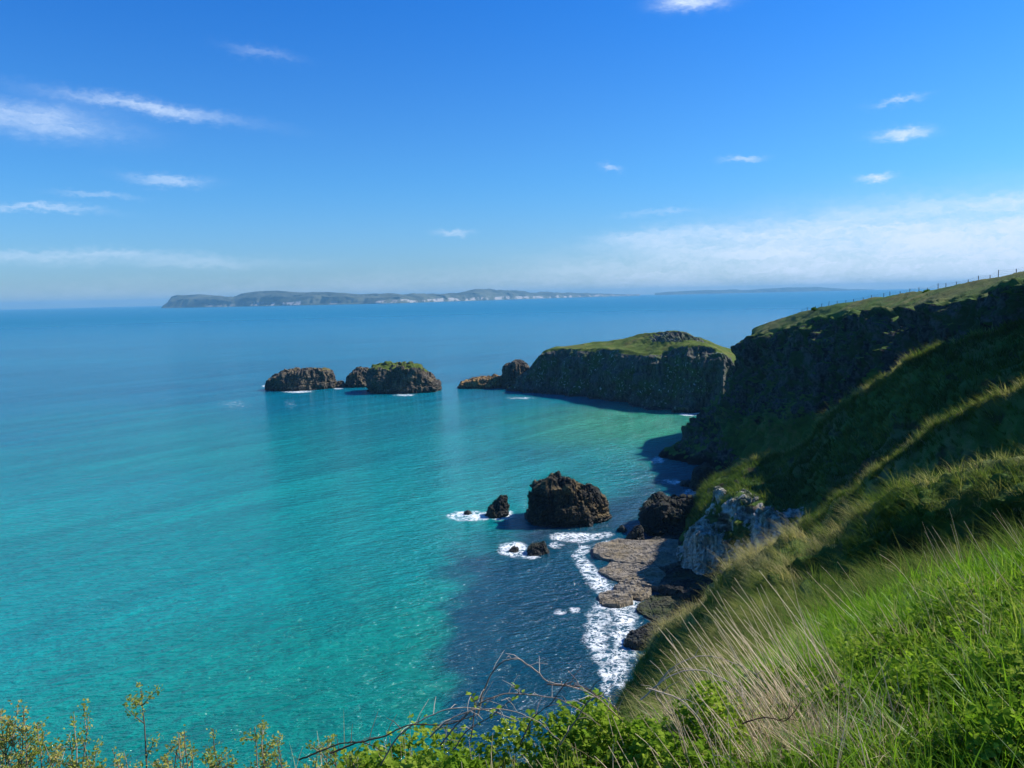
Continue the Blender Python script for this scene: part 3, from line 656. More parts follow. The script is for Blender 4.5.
# rocks in the cove
Yr = at_z(568, 529)[1]
simple_rock('sea_rock', 'big dark craggy rock standing in the cove, brown lichen on its crest', 'rock', ell(516, 614, 528, 17, skew=.15),
            [(-1, 6.65), (-0.88, 8.05), (-0.62, 8.68), (-0.4, 9.66), (-0.05, 9.24), (0.12, 8.12), (0.25, 6.58), (0.5, 6.72), (0.7, 5.88), (0.88, 4.55), (1, 2.1)], 31, M_basalt, rim=.84, amp=1.2, lam=3.4, jag=.26, nth=200, nside=60)
simple_rock('sea_rock', 'small pointed black rock ringed by foam, left of the big craggy one', 'rock', ell(481, 511, 518.5, 6, skew=.1), [(-1, .8), (-.4, 2.4), (.2, 4.3), (.6, 5), (1, 2.2)], 32, M_wetrock, rim=.62, amp=.7, lam=2.4, nth=110, nside=30)
simple_rock('sea_rock', 'low flat rock awash in foam in front of the big craggy one', 'rock', ell(524, 551, 556, 4.5), [(-1, .8), (-.3, 1.9), (.3, 1.9), (.6, 2.3), (1, 1.2)], 33, M_wetrock, rim=.7, amp=.5, lam=1.8, nth=90, nside=24, base=-1.5)
simple_rock('sea_rock', 'lump of rock nearly covered by foam, left of the low flat rock', 'rock', ell(508, 521, 553, 3), [(-1, .3), (0, .8), (1, .4)], 34, M_wetrock, rim=.6, amp=.3, lam=1.2, nth=60, nside=16, base=-1)
simple_rock('sea_rock', 'black rock dot in the foam trailing left of the pointed rock', 'rock', ell(463, 472, 515, 2), [(-1, .4), (0, 1.0), (1, .4)], 35, M_wetrock, rim=.6, amp=.3, lam=1.2, nth=50, nside=14, base=-1)
simple_rock('shore_rock', 'black jagged rock pile between the cove water and the pale limestone', 'rock', ell(632, 702, 540, 20, skew=.25), [(-1, 1.8), (-0.75, 4.32), (-0.5, 6.12), (-0.2, 6.62), (0.1, 5.47), (0.4, 6.19), (1, 5.76)], 36, M_wetrock, rim=.75, amp=1.6, lam=3.6, nth=180)
simple_rock('shore_rock', 'small black rock at the left foot of the jagged pile', 'rock', ell(627, 648, 543, 5), [(-1, 1), (-.2, 2.2), (.3, 2.8), (1, 2)], 37, M_wetrock, rim=.65, amp=.6, lam=1.8, nth=80, nside=24)
simple_rock('sea_rock', 'tiny rock in the water right of the big craggy one', 'rock', ell(617, 629, 533, 3), [(-1, .5), (0, 1.3), (1, .5)], 38, M_wetrock, rim=.6, amp=.35, lam=1.2, nth=60, nside=16, base=-1)
simple_rock('boulder', 'rounded black boulder at the waterline below the green spur', 'boulder', ell(692, 729, 494, 11), [(-1, 3.5), (-.5, 6.2), (0, 7.0), (.5, 6.4), (1, 3.5)], 39, M_wetrock, rim=.66, amp=.7, lam=4, nth=120)
simple_rock('sea_rock', 'low ledge left of the rounded boulder, washed by foam', 'rock', ell(680, 696, 487, 5), [(-1, .5), (0, 1.2), (1, 1.2)], 40, M_wetrock, rim=.7, amp=.4, lam=1.6, nth=60, nside=16, base=-1)
for k, (a, b, y) in enumerate([(684, 694, 413.5), (716, 724, 416), (702, 709, 426)]):
    simple_rock('sea_rock', ['rock among breakers below the island cliff', 'rock close under the gap between island and headland', 'lone rock off the foot of the headland'][k], 'rock',
                ell(a, b, y, 5), [(-1, .8), (0, 2.2), (1, .8)], 41 + k, M_wetrock, rim=.6, amp=.6, lam=2, nth=60, nside=16, base=-1)

# stepped shore platform
def slab(label, L, H, seed, mat=M_slab, **kw):
    a = dict(rim=.97, amp=.07, lam=3.2, nth=190, nside=16, ntop=44, steep=.7, dome=.02, base=-1.2, terrace=.30, cuts=6, jag=.03); a.update(kw)
    return simple_rock('rock_slab', label, 'rock slab', wpx(L), H, seed, mat, group='flat slabs of the shore platform', **a)
slab('broad tan slab at the back of the shore platform', [(586, 554), (598, 547), (640, 544), (684, 547), (706, 554), (706, 568), (676, 573), (640, 568), (610, 562)], [(-1, .7), (-.5, 1.1), (0, 1.5), (.5, 2.0), (1, 2.4)], 51)
slab('wave washed tan slab at the front of the shore platform', [(596, 570), (606, 564), (634, 568), (664, 577), (682, 588), (660, 592), (628, 585), (608, 578)], [(-1, .3), (-.3, .7), (.4, 1.1), (1, 1.3)], 52)
slab('dark sloping block under the limestone face', [(664, 583), (684, 574), (706, 578), (712, 596), (696, 610), (676, 603)], [(-1, 1.2), (0, 2.4), (1, 3.6)], 53, M_wetrock, amp=.3, rim=.9)
slab('weedy green ledge below the dark block', [(646, 600), (662, 596), (692, 606), (700, 622), (676, 632), (654, 622)], [(-1, .2), (0, .6), (1, 1.2)], 54, rock_mat('weedy_rock', (.02, .024, .012), (.075, .07, .04), (.04, .06, .015), .8, sc=2, wet=.2), amp=.25)
slab('little tan ledge awash in the surf', [(598, 602), (612, 593), (628, 596), (630, 606), (614, 609)], [(-1, .25), (0, .7), (1, .6)], 55, amp=.25)
slab('black rock in the surf under the grassy edge', [(622, 648), (634, 636), (660, 631), (664, 645), (644, 652)], [(-1, .5), (-.3, 1.5), (.5, 1.9), (1, 1.5)], 56, M_wetrock, amp=.4, rim=.75)
slab('brown ledge beside the weedy one, half under white water', [(618, 582), (640, 584), (652, 594), (636, 602), (624, 594)], [(-1, .3), (0, .8), (1, 1.0)], 57, amp=.3)
slab('narrow dark ledge behind the platform', [(636, 545), (660, 541), (695, 543), (698, 549), (660, 548)], [(-1, .5), (0, 1.3), (1, 2.2)], 58, M_wetrock, amp=.3)

# pale limestone outcrops in the hillside
def outcrop(label, px, py, Y, w, dep, H, seed, z0=None, **kw):
    b = at(px, py, Y); t = np.linspace(0, 2 * np.pi, 28, endpoint=False); z0 = b[2] if z0 is None else z0
    poly = np.stack([b[0] + np.sign(np.cos(t)) * np.abs(np.cos(t)) ** .55 * w, b[1] + dep / 2 + np.sign(np.sin(t)) * np.abs(np.sin(t)) ** .55 * dep / 2], 1)
    a = dict(rim=.86, amp=.8, lam=2.6, nth=150, z0=z0, base=-3, cuts=30, colw=.35); a.update(kw)
    return simple_rock('limestone_outcrop', label, 'outcrop', poly, H, seed, M_lime, 'limestone outcrops in the hillside', **a)
outcrop('tallest pale limestone buttress, standing at the shore platform', 716, 597, 150, 4.9, 13, [(-1, 7.02), (-0.6, 10.92), (0, 12.09), (0.5, 11.31), (1, 7.8)], 81)
outcrop('broken limestone wall right of the tallest buttress', 752, 592, 149, 4.4, 11, [(-1, 6.24), (0, 8.19), (0.5, 7.41), (1, 5.46)], 82)
outcrop('highest blocky limestone face above the grassy edge', 780, 552, 144, 3.2, 10, [(-1, 5.85), (0, 6.24), (1, 4.29)], 83, amp=.5)
outcrop('small limestone block high on the green slope', 750, 522, 151, 3.0, 7, [(-1, 3.12), (0, 4.29), (1, 3.51)], 84, amp=.6)
outcrop('small limestone stub nearest the rounded boulder', 725, 514, 158, 1.5, 6, [(-1, 3.12), (0, 4.29), (1, 3.12)], 85, amp=.5)

# ------------------------------------------------------------------ far land across the strait
def far_mat(name, lo, hi, chalk):
    m, nt, out = new_mat(name); P = pos(nt)
    c = nt.mix(nt.remap(nt.noise(P, 0.0035, 5, 0.6), .4, .6), (*lo, 1), (*hi, 1))
    c = nt.mix(nt.math('MULTIPLY', nt.attr('chalk'), nt.remap(nt.noise(nt.mapped(P, (.009, .002, .003)), 1.0, 4, .7), .47, .56)), c, (*chalk, 1))
    b = nt.new('ShaderNodeBsdfDiffuse', inp={'Color': c}); nt.l.new(b.outputs[0], out.inputs[0]); return m
M_far = far_mat('far_island_ground', (.045, .055, .042), (.10, .11, .075), (.40, .37, .35))  # ground colours lightened to add to the haze
def far_land(name, label, sky, base, seed, amp, chalk_spans=()):
    """sky: [(px, py)], base: [(px, Y)] shoreline distance"""
    px = np.linspace(sky[0][0], sky[-1][0], 420)
    sy = np.interp(px, [a for a, b in sky], [b for a, b in sky]); by = np.interp(px, [a for a, b in base], [b for a, b in base])
    rows = []
    shore = np.array([at(p, 300, Y) for p, Y in zip(px, by)]); shore[:, 2] = 0
    top = np.array([at(p, s, Y * 1.06) for p, s, Y in zip(px, sy, by)]); top[:, 2] = np.maximum(top[:, 2], 3)
    brow = shore * .8 + top * .2; brow[:, 2] = top[:, 2] * .62
    back = top + (top - shore) * np.array([1, 1, 0]) * 1.2; back[:, 2] = -5
    sh2 = shore.copy(); sh2[:, 2] = -6
    C = [sh2, shore, brow, top, back]; nx = [2, 10, 14, 10]
    for k in range(4):
        for t in np.linspace(0, 1, nx[k], endpoint=False): rows.append(C[k] * (1 - t) + C[k + 1] * t)
    rows.append(C[-1]); G = np.array(rows)
    hz = G[..., 2].copy()
    w = smooth(hz, 0, 25)
    G[..., 2] += w * amp * fbm(G / 450, 4, seed); G[..., 1] += w * 60 * ridged(G / 300, 3, seed + 4)
    ch = np.zeros(G.shape[:2])
    for a, b, v in chalk_spans: ch = np.maximum(ch, v * ((px >= a) & (px <= b))[None, :] * ((hz > 6) & (hz < np.maximum(45, .30 * top[None, :, 2])))) 
    base_ = G[1, 210].copy(); base_[2] = 0
    o = np_mesh(name, G.reshape(-1, 3) - base_, quads=grid_quads(*G.shape[:2]), mat=M_far, attrs={'chalk': ch.ravel()}); o.location = tuple(base_)
    return tag(o, label, 'island', kind='thing')
far_land('far_island', 'long hazy island on the horizon with white chalk cliffs', [(161, 308), (165, 303), (170, 297), (177, 295.2), (200, 295), (222, 296.5), (233, 297), (240, 294), (258, 292), (285, 291), (300, 292), (325, 292.5), (345, 292.3), (360, 293.8), (376, 293.8), (400, 294.3), (440, 293.5), (455, 292), (470, 290.2), (490, 289.6), (515, 290), (530, 291.8), (560, 292.6), (590, 293.4), (620, 294), (640, 294)],
         [(160, 11200), (300, 10400), (400, 10200), (480, 12500), (560, 15500), (640, 19000)], 5, 16, [(205, 235, .4), (248, 300, 1.0), (325, 340, .5), (370, 400, .7), (400, 640, .75)])
far_land('far_coast', 'lower blue strip of land far right on the horizon', [(655, 293), (670, 291.5), (700, 290.5), (730, 289.6), (742, 290), (770, 288.6), (790, 287.4), (815, 287), (830, 288), (850, 289.2), (875, 289.6)], [(650, 21000), (880, 24000)], 9, 12)

# ------------------------------------------------------------------ fence and bushes on the headland
def tube(P, r, k=5):
    """tapered tube round a polyline; r per point"""
    P = np.asarray(P, float); r = np.broadcast_to(np.asarray(r, float), (len(P),))
    T = np.gradient(P, axis=0); T /= np.linalg.norm(T, axis=1, keepdims=True) + 1e-9
    a = np.cross(T, [0.13, 0.37, 0.92]); bad = np.linalg.norm(a, axis=1) < .05; a[bad] = np.cross(T[bad], [1, 0, 0])
    a /= np.linalg.norm(a, axis=1, keepdims=True); b = np.cross(T, a)
    t = np.linspace(0, 2 * np.pi, k, endpoint=False)
    V = P[:, None] + r[:, None, None] * (np.cos(t)[None, :, None] * a[:, None] + np.sin(t)[None, :, None] * b[:, None])
    return V.reshape(-1, 3), grid_quads(len(P), k, True)
def tubes(L, k=5):
    Vs, Qs, o = [], [], 0
    for P, r in L:
        V, q = tube(P, r, k); Vs.append(V); Qs.append(q + o); o += len(V)
    return np.vstack(Vs), np.vstack(Qs)
rng = np.random.default_rng(4)
row = int(hv.searchsorted(2.0)); crest = hg2[row]
sel = np.where((crest[:, 1] < 285) & (crest[:, 1] > 120) & (crest[:, 0] < 140))[0]; cp = crest[sel]
L_ = np.concatenate([[0], np.cumsum(np.linalg.norm(np.diff(cp, axis=0), axis=1))])
fence = empty('fence', cp[len(cp) // 2]); tag(fence, 'post and wire fence along the crest of the headland', 'fence')
posts = []
for k, s_ in enumerate(np.arange(0, L_[-1], 5.2)):
    p = np.array([np.interp(s_ + rng.uniform(-1.5, 1.5), L_, cp[:, j]) for j in range(3)]); hh = rng.uniform(.75, 1.15) * (1.4 if k % 6 == 4 else 1)
    lean = rng.normal(0, .04, 2)
    V, q = tube([p + [0, 0, -.4], p + [lean[0] * .5, lean[1] * .5, hh * .5], p + [lean[0], lean[1], hh], p + [lean[0], lean[1], hh + .03]], [.085, .08, .075, .02], 6)
    child_mesh('post', fence, V, quads=q, mat=M_wood, smooth_shade=False); posts.append((p, lean, hh))
for fz in (.35, .65, .92):
    V, q = tube(np.array([p + [l[0] * fz, l[1] * fz, h * fz] for p, l, h in posts]), .012, 4); child_mesh('wire', fence, V, quads=q, mat=M_wood)

# leaves -------------------------------------------------------------
LEAF = np.array([(0, 0, 0), (-.30, .28, .07), (-.27, .62, .06), (0, 1, -.06), (.27, .62, .06), (.30, .28, .07), (0, .5, 0)])
LTRI = np.array([(0, 6, 1), (6, 2, 1), (6, 3, 2), (0, 5, 6), (6, 5, 4), (6, 4, 3)])
def leaf_set(P, d, up, size, wide=1.0):
    """leaf at each P pointing along d with face normal near up"""
    d = d / (np.linalg.norm(d, axis=1, keepdims=True) + 1e-9); x = np.cross(d, up); x /= np.linalg.norm(x, axis=1, keepdims=True) + 1e-9
    z = np.cross(x, d); s = np.broadcast_to(size, (len(P),))[:, None, None]
    V = P[:, None] + s * (LEAF[None, :, :1] * wide * x[:, None] + LEAF[None, :, 1:2] * d[:, None] + LEAF[None, :, 2:] * z[:, None])
    T = (np.arange(len(P)) * 7)[:, None, None] + LTRI[None]
    return V.reshape(-1, 3), T.reshape(-1, 3)
def rand_dir(n, zmin=-.3, zmax=1.0):
    a = rng.uniform(0, 2 * np.pi, n); z = rng.uniform(zmin, zmax, n); s = np.sqrt(np.maximum(0, 1 - z * z)); return np.stack([s * np.cos(a), s * np.sin(a), z], 1)

def gorse(px, py, Y, r, label, seed):
    c = at(px, py, Y); n = 700
    root = empty('gorse_bush', c); tag(root, label, 'bush', 'bushes on the headland crest')
    stems = [(np.array([c + [0, 0, -.5], c + rand_dir(1, .4)[0] * r * .9]), [.05, .02]) for _ in range(7)]
    for sm in stems: V, q = tube(*sm, 4); child_mesh('stem', root, V, quads=q, mat=M_cane, attrs={'tint': np.full(len(V), .1)})
    P = c + rand_dir(n, -.2) * (rng.uniform(.5, 1, (n, 1))) * r * np.array([1, 1, .9])
    V, t = leaf_set(P, rand_dir(n), rand_dir(n), rng.uniform(.2, .4, n)); child_mesh('foliage', root, V, tris=t, mat=M_bleaf, attrs={'tint': np.repeat(rng.uniform(0, .15, n), 7)})
gorse(927, 293.5, 204, 1.1, 'dark rounded gorse bush midway along the fence on the crest', 1)
gorse(814, 310, 268, 1.0, 'dark bush at the far left end of the crest fence', 2)
gorse(955, 288.5, 193, .7, 'small bush in front of the fence near the top of the headland', 3)

# ------------------------------------------------------------------ grass
def blades(P, up, L, W, bend, segs=3, flat=None):
    N = len(P); a = rng.uniform(0, 2 * np.pi, N)
    side = np.stack([np.cos(a), np.sin(a), 0 * a], 1) if flat is None else flat
    t = np.linspace(0, 1, segs + 1)
    C = P[:, None] + L[:, None, None] * (up[:, None] * t[None, :, None] + bend[:, None] * (t ** 2)[None, :, None])
    w = (W[:, None] * (1 - t[None, :] ** 1.6) * 0.5)[..., None]
    Lf = C[:, :-1] - side[:, None] * w[:, :-1]; Rt = C[:, :-1] + side[:, None] * w[:, :-1]
    V = np.concatenate([np.stack([Lf, Rt], 2).reshape(N, -1, 3), C[:, -1:]], 1)
    nv = 2 * segs + 1; o = (np.arange(N) * nv)[:, None]
    Q = np.concatenate([o + np.array([2 * k, 2 * k + 1, 2 * k + 3, 2 * k + 2]) for k in range(segs - 1)], 1).reshape(-1, 4) if segs > 1 else np.zeros((0, 4), int)
    T = (o + np.array([2 * segs - 2, 2 * segs - 1, 2 * segs])).reshape(-1, 3)
    return V.reshape(-1, 3), Q, T, nv
def sample_grid(G, Nn, n, weight):
    """n random surface points of a grid, chance by area x weight (per cell)"""
    a, b, c, d = G[:-1, :-1], G[:-1, 1:], G[1:, 1:], G[1:, :-1]
    area = 0.5 * np.linalg.norm(np.cross(c - a, d - b), axis=-1) * weight[:-1, :-1]
    p = area.ravel() / area.sum(); idx = rng.choice(p.size, n, p=p); i, j = np.divmod(idx, area.shape[1])
    u, v = rng.uniform(size=(2, n, 1))
    P = G[i, j] * (1 - u) * (1 - v) + G[i, j + 1] * u * (1 - v) + G[i + 1, j + 1] * u * v + G[i + 1, j] * (1 - u) * v
    return P, Nn[i, j], i, j
def in_view(G, margin=60, near=.5):
    d = G - CAM; z = d @ f_; x = 512 + FOC * (d @ r_) / np.maximum(z, .1); y = 384 - FOC * (d @ u_) / np.maximum(z, .1)
    return (z > near) & (x > -margin) & (x < 1024 + margin) & (y > -margin) & (y < 768 + margin * 1.5)
vis = in_view(G2).astype(float)
DCAM = np.linalg.norm(G2 - CAM, axis=-1)
def grass_patch(name, label, n, weight, Lr, Wr, mat, tint_fn, lean=(-.25, .05, 0), upmix=.6, segs=3, floppy=.35):
    P, Nn, i, j = sample_grid(G2, Nh, n, weight)
    up = Nn * (1 - upmix) + np.array([0, 0, 1.0]) * upmix + rng.normal(0, .22, (n, 3)); up /= np.linalg.norm(up, axis=1, keepdims=True)
    clump = fbm(P / (Lr[1] * 2.2), 2, 33); L = rng.uniform(*Lr, n) * (1 + .35 * clump); W = rng.uniform(*Wr, n)
    bend = np.array(lean) + rng.normal(0, floppy, (n, 3)) * np.array([1, 1, .4]) + np.array([.5, .5, .1]) * np.stack([fbm(P / 3, 2, 35), fbm(P / 3, 2, 36), 0 * clump], 1)
    V, Q, T, nv = blades(P - Nn * .02, up, L, W, bend, segs)
    tint = np.clip(tint_fn(P, i, j) + rng.normal(0, .10, n), 0, 1)
    o = np_mesh(name, V, quads=Q, tris=T, mat=mat, attrs={'tint': np.repeat(tint, nv)})
    return tag(o, label, 'grass', kind='stuff')
# near bank
wn_ = vis * smooth(VV, 11.4, 11.9) * (1 - smooth(VV, 13.6, 14)) / np.maximum(DCAM, 1.5) ** 1.3
wn_ *= smooth(st, .5, 1.2) * (1 - smooth(st, 11.0, 12.3)) * (1 - .82 * smooth(st, 7.6, 9.6) * smooth(VV, 12.2, 12.7))
def t_near(P, i, j):
    return 0.58 + .24 * fbm(P / .35, 3, 51) + .2 * fbm(P / 1.2, 2, 52) + .28 * np.exp(-((VV[i, j] - 11.9) / .4) ** 2) * smooth(st[i, j], 6.5, 9) + .12 * smooth(st[i, j], 8, 10)
# ridge behind the bank, then the farther ridges: blades in tussocks
def ground_pt(px, Y):
    X = at(px, 760, Y)[0]; m = (VV > 10.6); g = G2[m]; return g[np.argmin((g[:, 0] - X) ** 2 + (g[:, 1] - Y) ** 2)]
def tufts(n, weight, per, radius):
    P, Nn, i, j = sample_grid(G2, Nh, n // per, weight)
    a = rng.uniform(0, 2 * np.pi, (len(P), per)); rr = np.sqrt(rng.uniform(size=(len(P), per))) * radius * rng.uniform(.5, 1.3, (len(P), 1))
    off = np.stack([np.cos(a) * rr, np.sin(a) * rr, 0 * a], -1); off -= (off * Nn[:, None]).sum(-1, keepdims=True) * Nn[:, None]
    return P, Nn, i, j, off, radius
def tuft_patch(name, label, n, weight, per, radius, Lr, Wr, mat, tint_fn, lean, segs=3, outw=.45, floppy=.2):
    P, Nn, i, j, off, rad_ = tufts(n, weight, per, radius); m = len(P)
    big = rng.uniform(.35, 1.45, (m, 1)) * (1 + .35 * fbm(P / 1.6, 2, 37))[:, None]; tn = tint_fn(P, i, j) + rng.normal(0, .15, m)
    tn = np.clip(tn[:, None] + rng.normal(0, .06, (m, per)), 0, 1).ravel()
    up = np.repeat(Nn * .35 + np.array([0, 0, .65]), per, 0) + off.reshape(-1, 3) / rad_ * .35 + rng.normal(0, .12, (m * per, 3)); up /= np.linalg.norm(up, axis=1, keepdims=True)
    L = (rng.uniform(*Lr, (m, per)) * big).ravel(); Wd = rng.uniform(*Wr, m * per)
    bend = np.array(lean) + off.reshape(-1, 3) / rad_ * outw + rng.normal(0, floppy, (m * per, 3)) + np.repeat(np.stack([.4 * fbm(P / 3, 2, 35), .4 * fbm(P / 3, 2, 36), np.zeros(m)], 1), per, 0)
    V, Q, T, nv = blades((P[:, None] + off - Nn[:, None] * .04).reshape(-1, 3), up, L, Wd, bend, segs)
    o = np_mesh(name, V, quads=Q, tris=T, mat=mat, attrs={'tint': np.repeat(tn, nv)}); return tag(o, label, 'grass', kind='stuff')
tuft_patch('grass', 'bright green grass on the near bank', 90000, wn_, 14, .055, (.07, .22), (.005, .0125), M_grass, t_near, (-.22, .05, -.18), segs=4, outw=.5, floppy=.28)
gl = ground_pt(752, 3.7); wl = wn_ * np.exp(-(((G2[..., 0] - gl[0]) / .42) ** 2 + ((G2[..., 1] - gl[1]) / .55) ** 2))
tuft_patch('grass', 'dead tan grass litter round the dry stalks', 6000, wl, 9, .07, (.10, .30), (.003, .007), M_straw, lambda P, i, j: .3 + 0 * P[:, 0], (-.3, .05, -.25), segs=4, outw=.6, floppy=.35)
wr = vis * smooth(VV, 7.6, 8.0) * (1 - smooth(VV, 11.0, 11.5)) * (1 - .85 * soil) / np.maximum(DCAM, 6)
def t_ridge(P, i, j):
    return .36 + .28 * fbm(P / 2.2, 3, 53) + .36 * np.exp(-((VV[i, j] - 8.02) / .22) ** 2) + .30 * smooth(st[i, j], 6.5, 9.5)  # drier grass at lower left, made paler to stand in for sunlight
tuft_patch('grass', 'rough green and straw coloured grass on the nearest ridge', 120000, wr, 16, .22, (.3, .75), (.012, .028), M_hgrass, t_ridge, (-.35, .05, -.3))
wd = vis * smooth(VV, 4.5, 5.0) * (1 - smooth(VV, 6.3, 6.6)) * (G2[..., 2] > 6)
def t_d(P, i, j): return .24 + .24 * fbm(P / 5, 3, 54) + .46 * np.exp(-((VV[i, j] - 4.98) / .10) ** 2)
tuft_patch('grass', 'tussocky grass on the second ridge', 60000, wd * (1 + 4 * np.exp(-((VV - 5) / .12) ** 2)), 12, .4, (.4, 1.0), (.03, .07), M_hgrass, t_d, (-.35, 0, -.25))
wc_ = vis * (1 - smooth(VV, 2.7, 3.2)) * smooth(VV, .9, 1.0) * (rkh < .4) * (lime < .3) * (1 - scar) * (G2[..., 2] > 5)
def t_c(P, i, j): return .22 + .34 * fbm(P / 9, 4, 55) + .5 * np.exp(-((VV[i, j] - 1.0) / .05) ** 2)
tuft_patch('grass', 'dark green grass and scrub on the spur below the headland', 60000, wc_ * (1 + 6 * np.exp(-((VV - 1) / .06) ** 2)), 10, .8, (.6, 1.6), (.08, .20), M_hgrass, t_c, (-.3, 0, -.2), segs=2)

# ------------------------------------------------------------------ near plants
def ground(px, Y, dz=0.0):
    """point of the near hillside below the pixel column px at distance Y"""
    X = at(px, 760, Y)[0]
    m = (VV > 10.6); g = G2[m]; k = np.argmin((g[:, 0] - X) ** 2 + (g[:, 1] - Y) ** 2); return np.array([X, Y, g[k, 2] + dz])
def curve(p0, p1, sag, n=9, wob=.02, side=None):
    """arching line from p0 to p1, lifted by sag in the middle"""
    t = np.linspace(0, 1, n)[:, None]; p = p0 * (1 - t) + p1 * t + np.array([0, 0, 1.0]) * sag * 4 * t * (1 - t)
    w = rng.normal(0, wob, (n, 3)); w[0] = 0; w = np.cumsum(w, 0) * .5; return p + w

# bramble leaf cover
def leaf_cover(name, label, n, box, mat, size, hmax, tint0):
    px = rng.uniform(box[0], box[1], n); Y = rng.uniform(box[2], box[3], n); gnd = np.array([ground(a, b) for a, b in zip(px[:n // 12], Y[:n // 12])])
    P = np.repeat(gnd, 12, 0)[:n]; m = len(P); P = P + rng.normal(0, .05, (m, 3))
    hm = hmax * (.55 + .45 * fbm(P * np.array([3.2, 3.2, 0]), 2, 88)); P[:, 2] = np.repeat(gnd[:, 2], 12)[:m] + hm * np.sqrt(rng.uniform(.0, 1, m))
    # three leaflets to each leaf
    d0 = rand_dir(m, -.35, .35); up = rand_dir(m, .45, 1.0); sz = rng.uniform(*size, m); allV, allT, o = [], [], 0; tt = []
    tb = np.clip(tint0 + .3 * fbm(P * 4, 2, 89) + rng.normal(0, .13, m) + .25 * (P[:, 2] - np.repeat(gnd[:, 2], 12)[:m]) / hmax, 0, 1)
    for a in (-1.15, 0, 1.15):
        x = np.cross(d0, up); d = d0 * math.cos(a) + x * math.sin(a)
        V, T = leaf_set(P, d, up + rng.normal(0, .2, (m, 3)), sz * (1.1 if a == 0 else .9), 1.15); allV.append(V); allT.append(T + o); o += len(V); tt.append(np.repeat(tb, 7))
    ob = np_mesh(name, np.vstack(allV), tris=np.vstack(allT), mat=mat, attrs={'tint': np.concatenate(tt)}, smooth_shade=False)
    return tag(ob, label, 'ground cover', kind='stuff')
leaf_cover('ground_cover', 'bright green bramble leaves along the bottom edge of the bank', 12500, (350, 740, 2.5, 3.75), M_bleaf, (.016, .034), .40, .50)
leaf_cover('ground_cover', 'scattered broad leaves growing through the grass of the near bank', 9000, (720, 1120, 2.5, 5.0), M_bleaf, (.016, .040), .24, .40)

# shrubs on the lip, lower left
SH = 'young shrubs on the lip of the bank'
def shrub(px, pytop, Y, label, nst, spread, lean, nl, tint, lsize=(.009, .020), single=False):
    b = ground(px, Y, -.03); top = at(px, pytop, Y)
    root = empty('shrub', b); tag(root, label, 'shrub', SH)
    H = top[2] - b[2]; L = []; tips = []; nper = 6 if single else 4; nl = int(nl * 2.6)
    for k in range(nst):
        e = b + np.array([rng.normal(lean, spread), rng.normal(0, spread * .7), H * (1.0 if k == 0 else rng.uniform(.5, .97))])
        p0 = b + np.array([rng.normal(0, spread * .25), rng.normal(0, .05), 0]); c = curve(p0, e, -.02, 9, .008); L.append((c, np.linspace(.0055, .0016, 9)))
        for t in range(3 if not single else 5):
            s = rng.integers(3, 8); f = c[s]; q = f + rand_dir(1, .3, .9)[0] * H * rng.uniform(.10, .24); cc = curve(f, q, .0, 5, .006); L.append((cc, np.linspace(.0028, .001, 5))); tips.append(cc)
        tips.append(c[4:] if not single else c[6:])
    for k in range(nst):
        main, *side = L[k * nper:(k + 1) * nper]; V, q = tube(*main, 5); tn_ = np.clip(rng.uniform(.35, .9), 0, 1)
        so_ = child_mesh('stem', root, V, quads=q, mat=M_cane, attrs={'tint': np.full(len(V), tn_)})
        for sd_ in side:
            V, q = tube(*sd_, 4); np_mesh('branch', V - b, quads=q, mat=M_cane, parent=so_, attrs={'tint': np.full(len(V), tn_)})
    segs = [np.array([tp[int(x)] * (1 - (x % 1)) + tp[min(int(x) + 1, len(tp) - 1)] * (x % 1) for x in (rng.uniform(size=nl // len(tips) + 1) ** .42) * (len(tp) - 1)]) for tp in tips]
    P = np.vstack(segs); P += rng.normal(0, .012, P.shape); m = len(P)
    V, T = leaf_set(P, rand_dir(m, .0, .95), rand_dir(m, -.2, 1), rng.uniform(*lsize, m), .95)
    tn = np.clip(tint - .06 + .22 * fbm(P * 9, 2, int(px)) + rng.normal(0, .12, m), 0, 1)
    child_mesh('foliage', root, V, tris=T, mat=M_sleaf, attrs={'tint': np.repeat(tn, 7)}, smooth_shade=False)
    return root
for a in [(4, 700, 3.3, 'bushy reddish leaved shrub in the bottom left corner', 7, .09, .02, 620, .62),
          (30, 704, 3.35, 'leafy shrub with reddish tips second from the left corner', 7, .08, .04, 520, .5),
          (72, 712, 3.4, 'leaning shrub ending in a yellow leafed spray', 6, .06, .05, 380, .38),
          (96, 740, 3.3, 'short yellowish shrub right of the leaning one', 6, .06, .0, 300, .4),
          (128, 748, 3.35, 'low shrub at the foot of the lone tall sprig', 5, .07, .0, 220, .5),
          (160, 742, 3.4, 'low grey twigged shrub just right of the tall sprig', 6, .05, .02, 200, .5),
          (186, 728, 3.4, 'thin shrub with a brown leafed tip', 4, .04, .01, 150, .6),
          (222, 732, 3.4, 'wispy shrub with small ochre clusters', 5, .05, .0, 210, .5),
          (262, 728, 3.35, 'ochre leaved shrub beside a slanting dry twig', 6, .06, .03, 300, .48),
          (300, 744, 3.3, 'squat ochre shrub among dry twigs', 6, .06, .0, 260, .42),
          (326, 738, 3.3, 'shrub with a bright yellow green leaf tip', 5, .05, .02, 230, .22),
          (360, 752, 3.2, 'low green shrub where the dry twigs thicken', 6, .07, .0, 300, .12)]:
    shrub(*a)
shrub(144, 690, 3.4, 'lone tall sprig standing above its neighbours', 1, .004, .0, 90, .45, single=True)

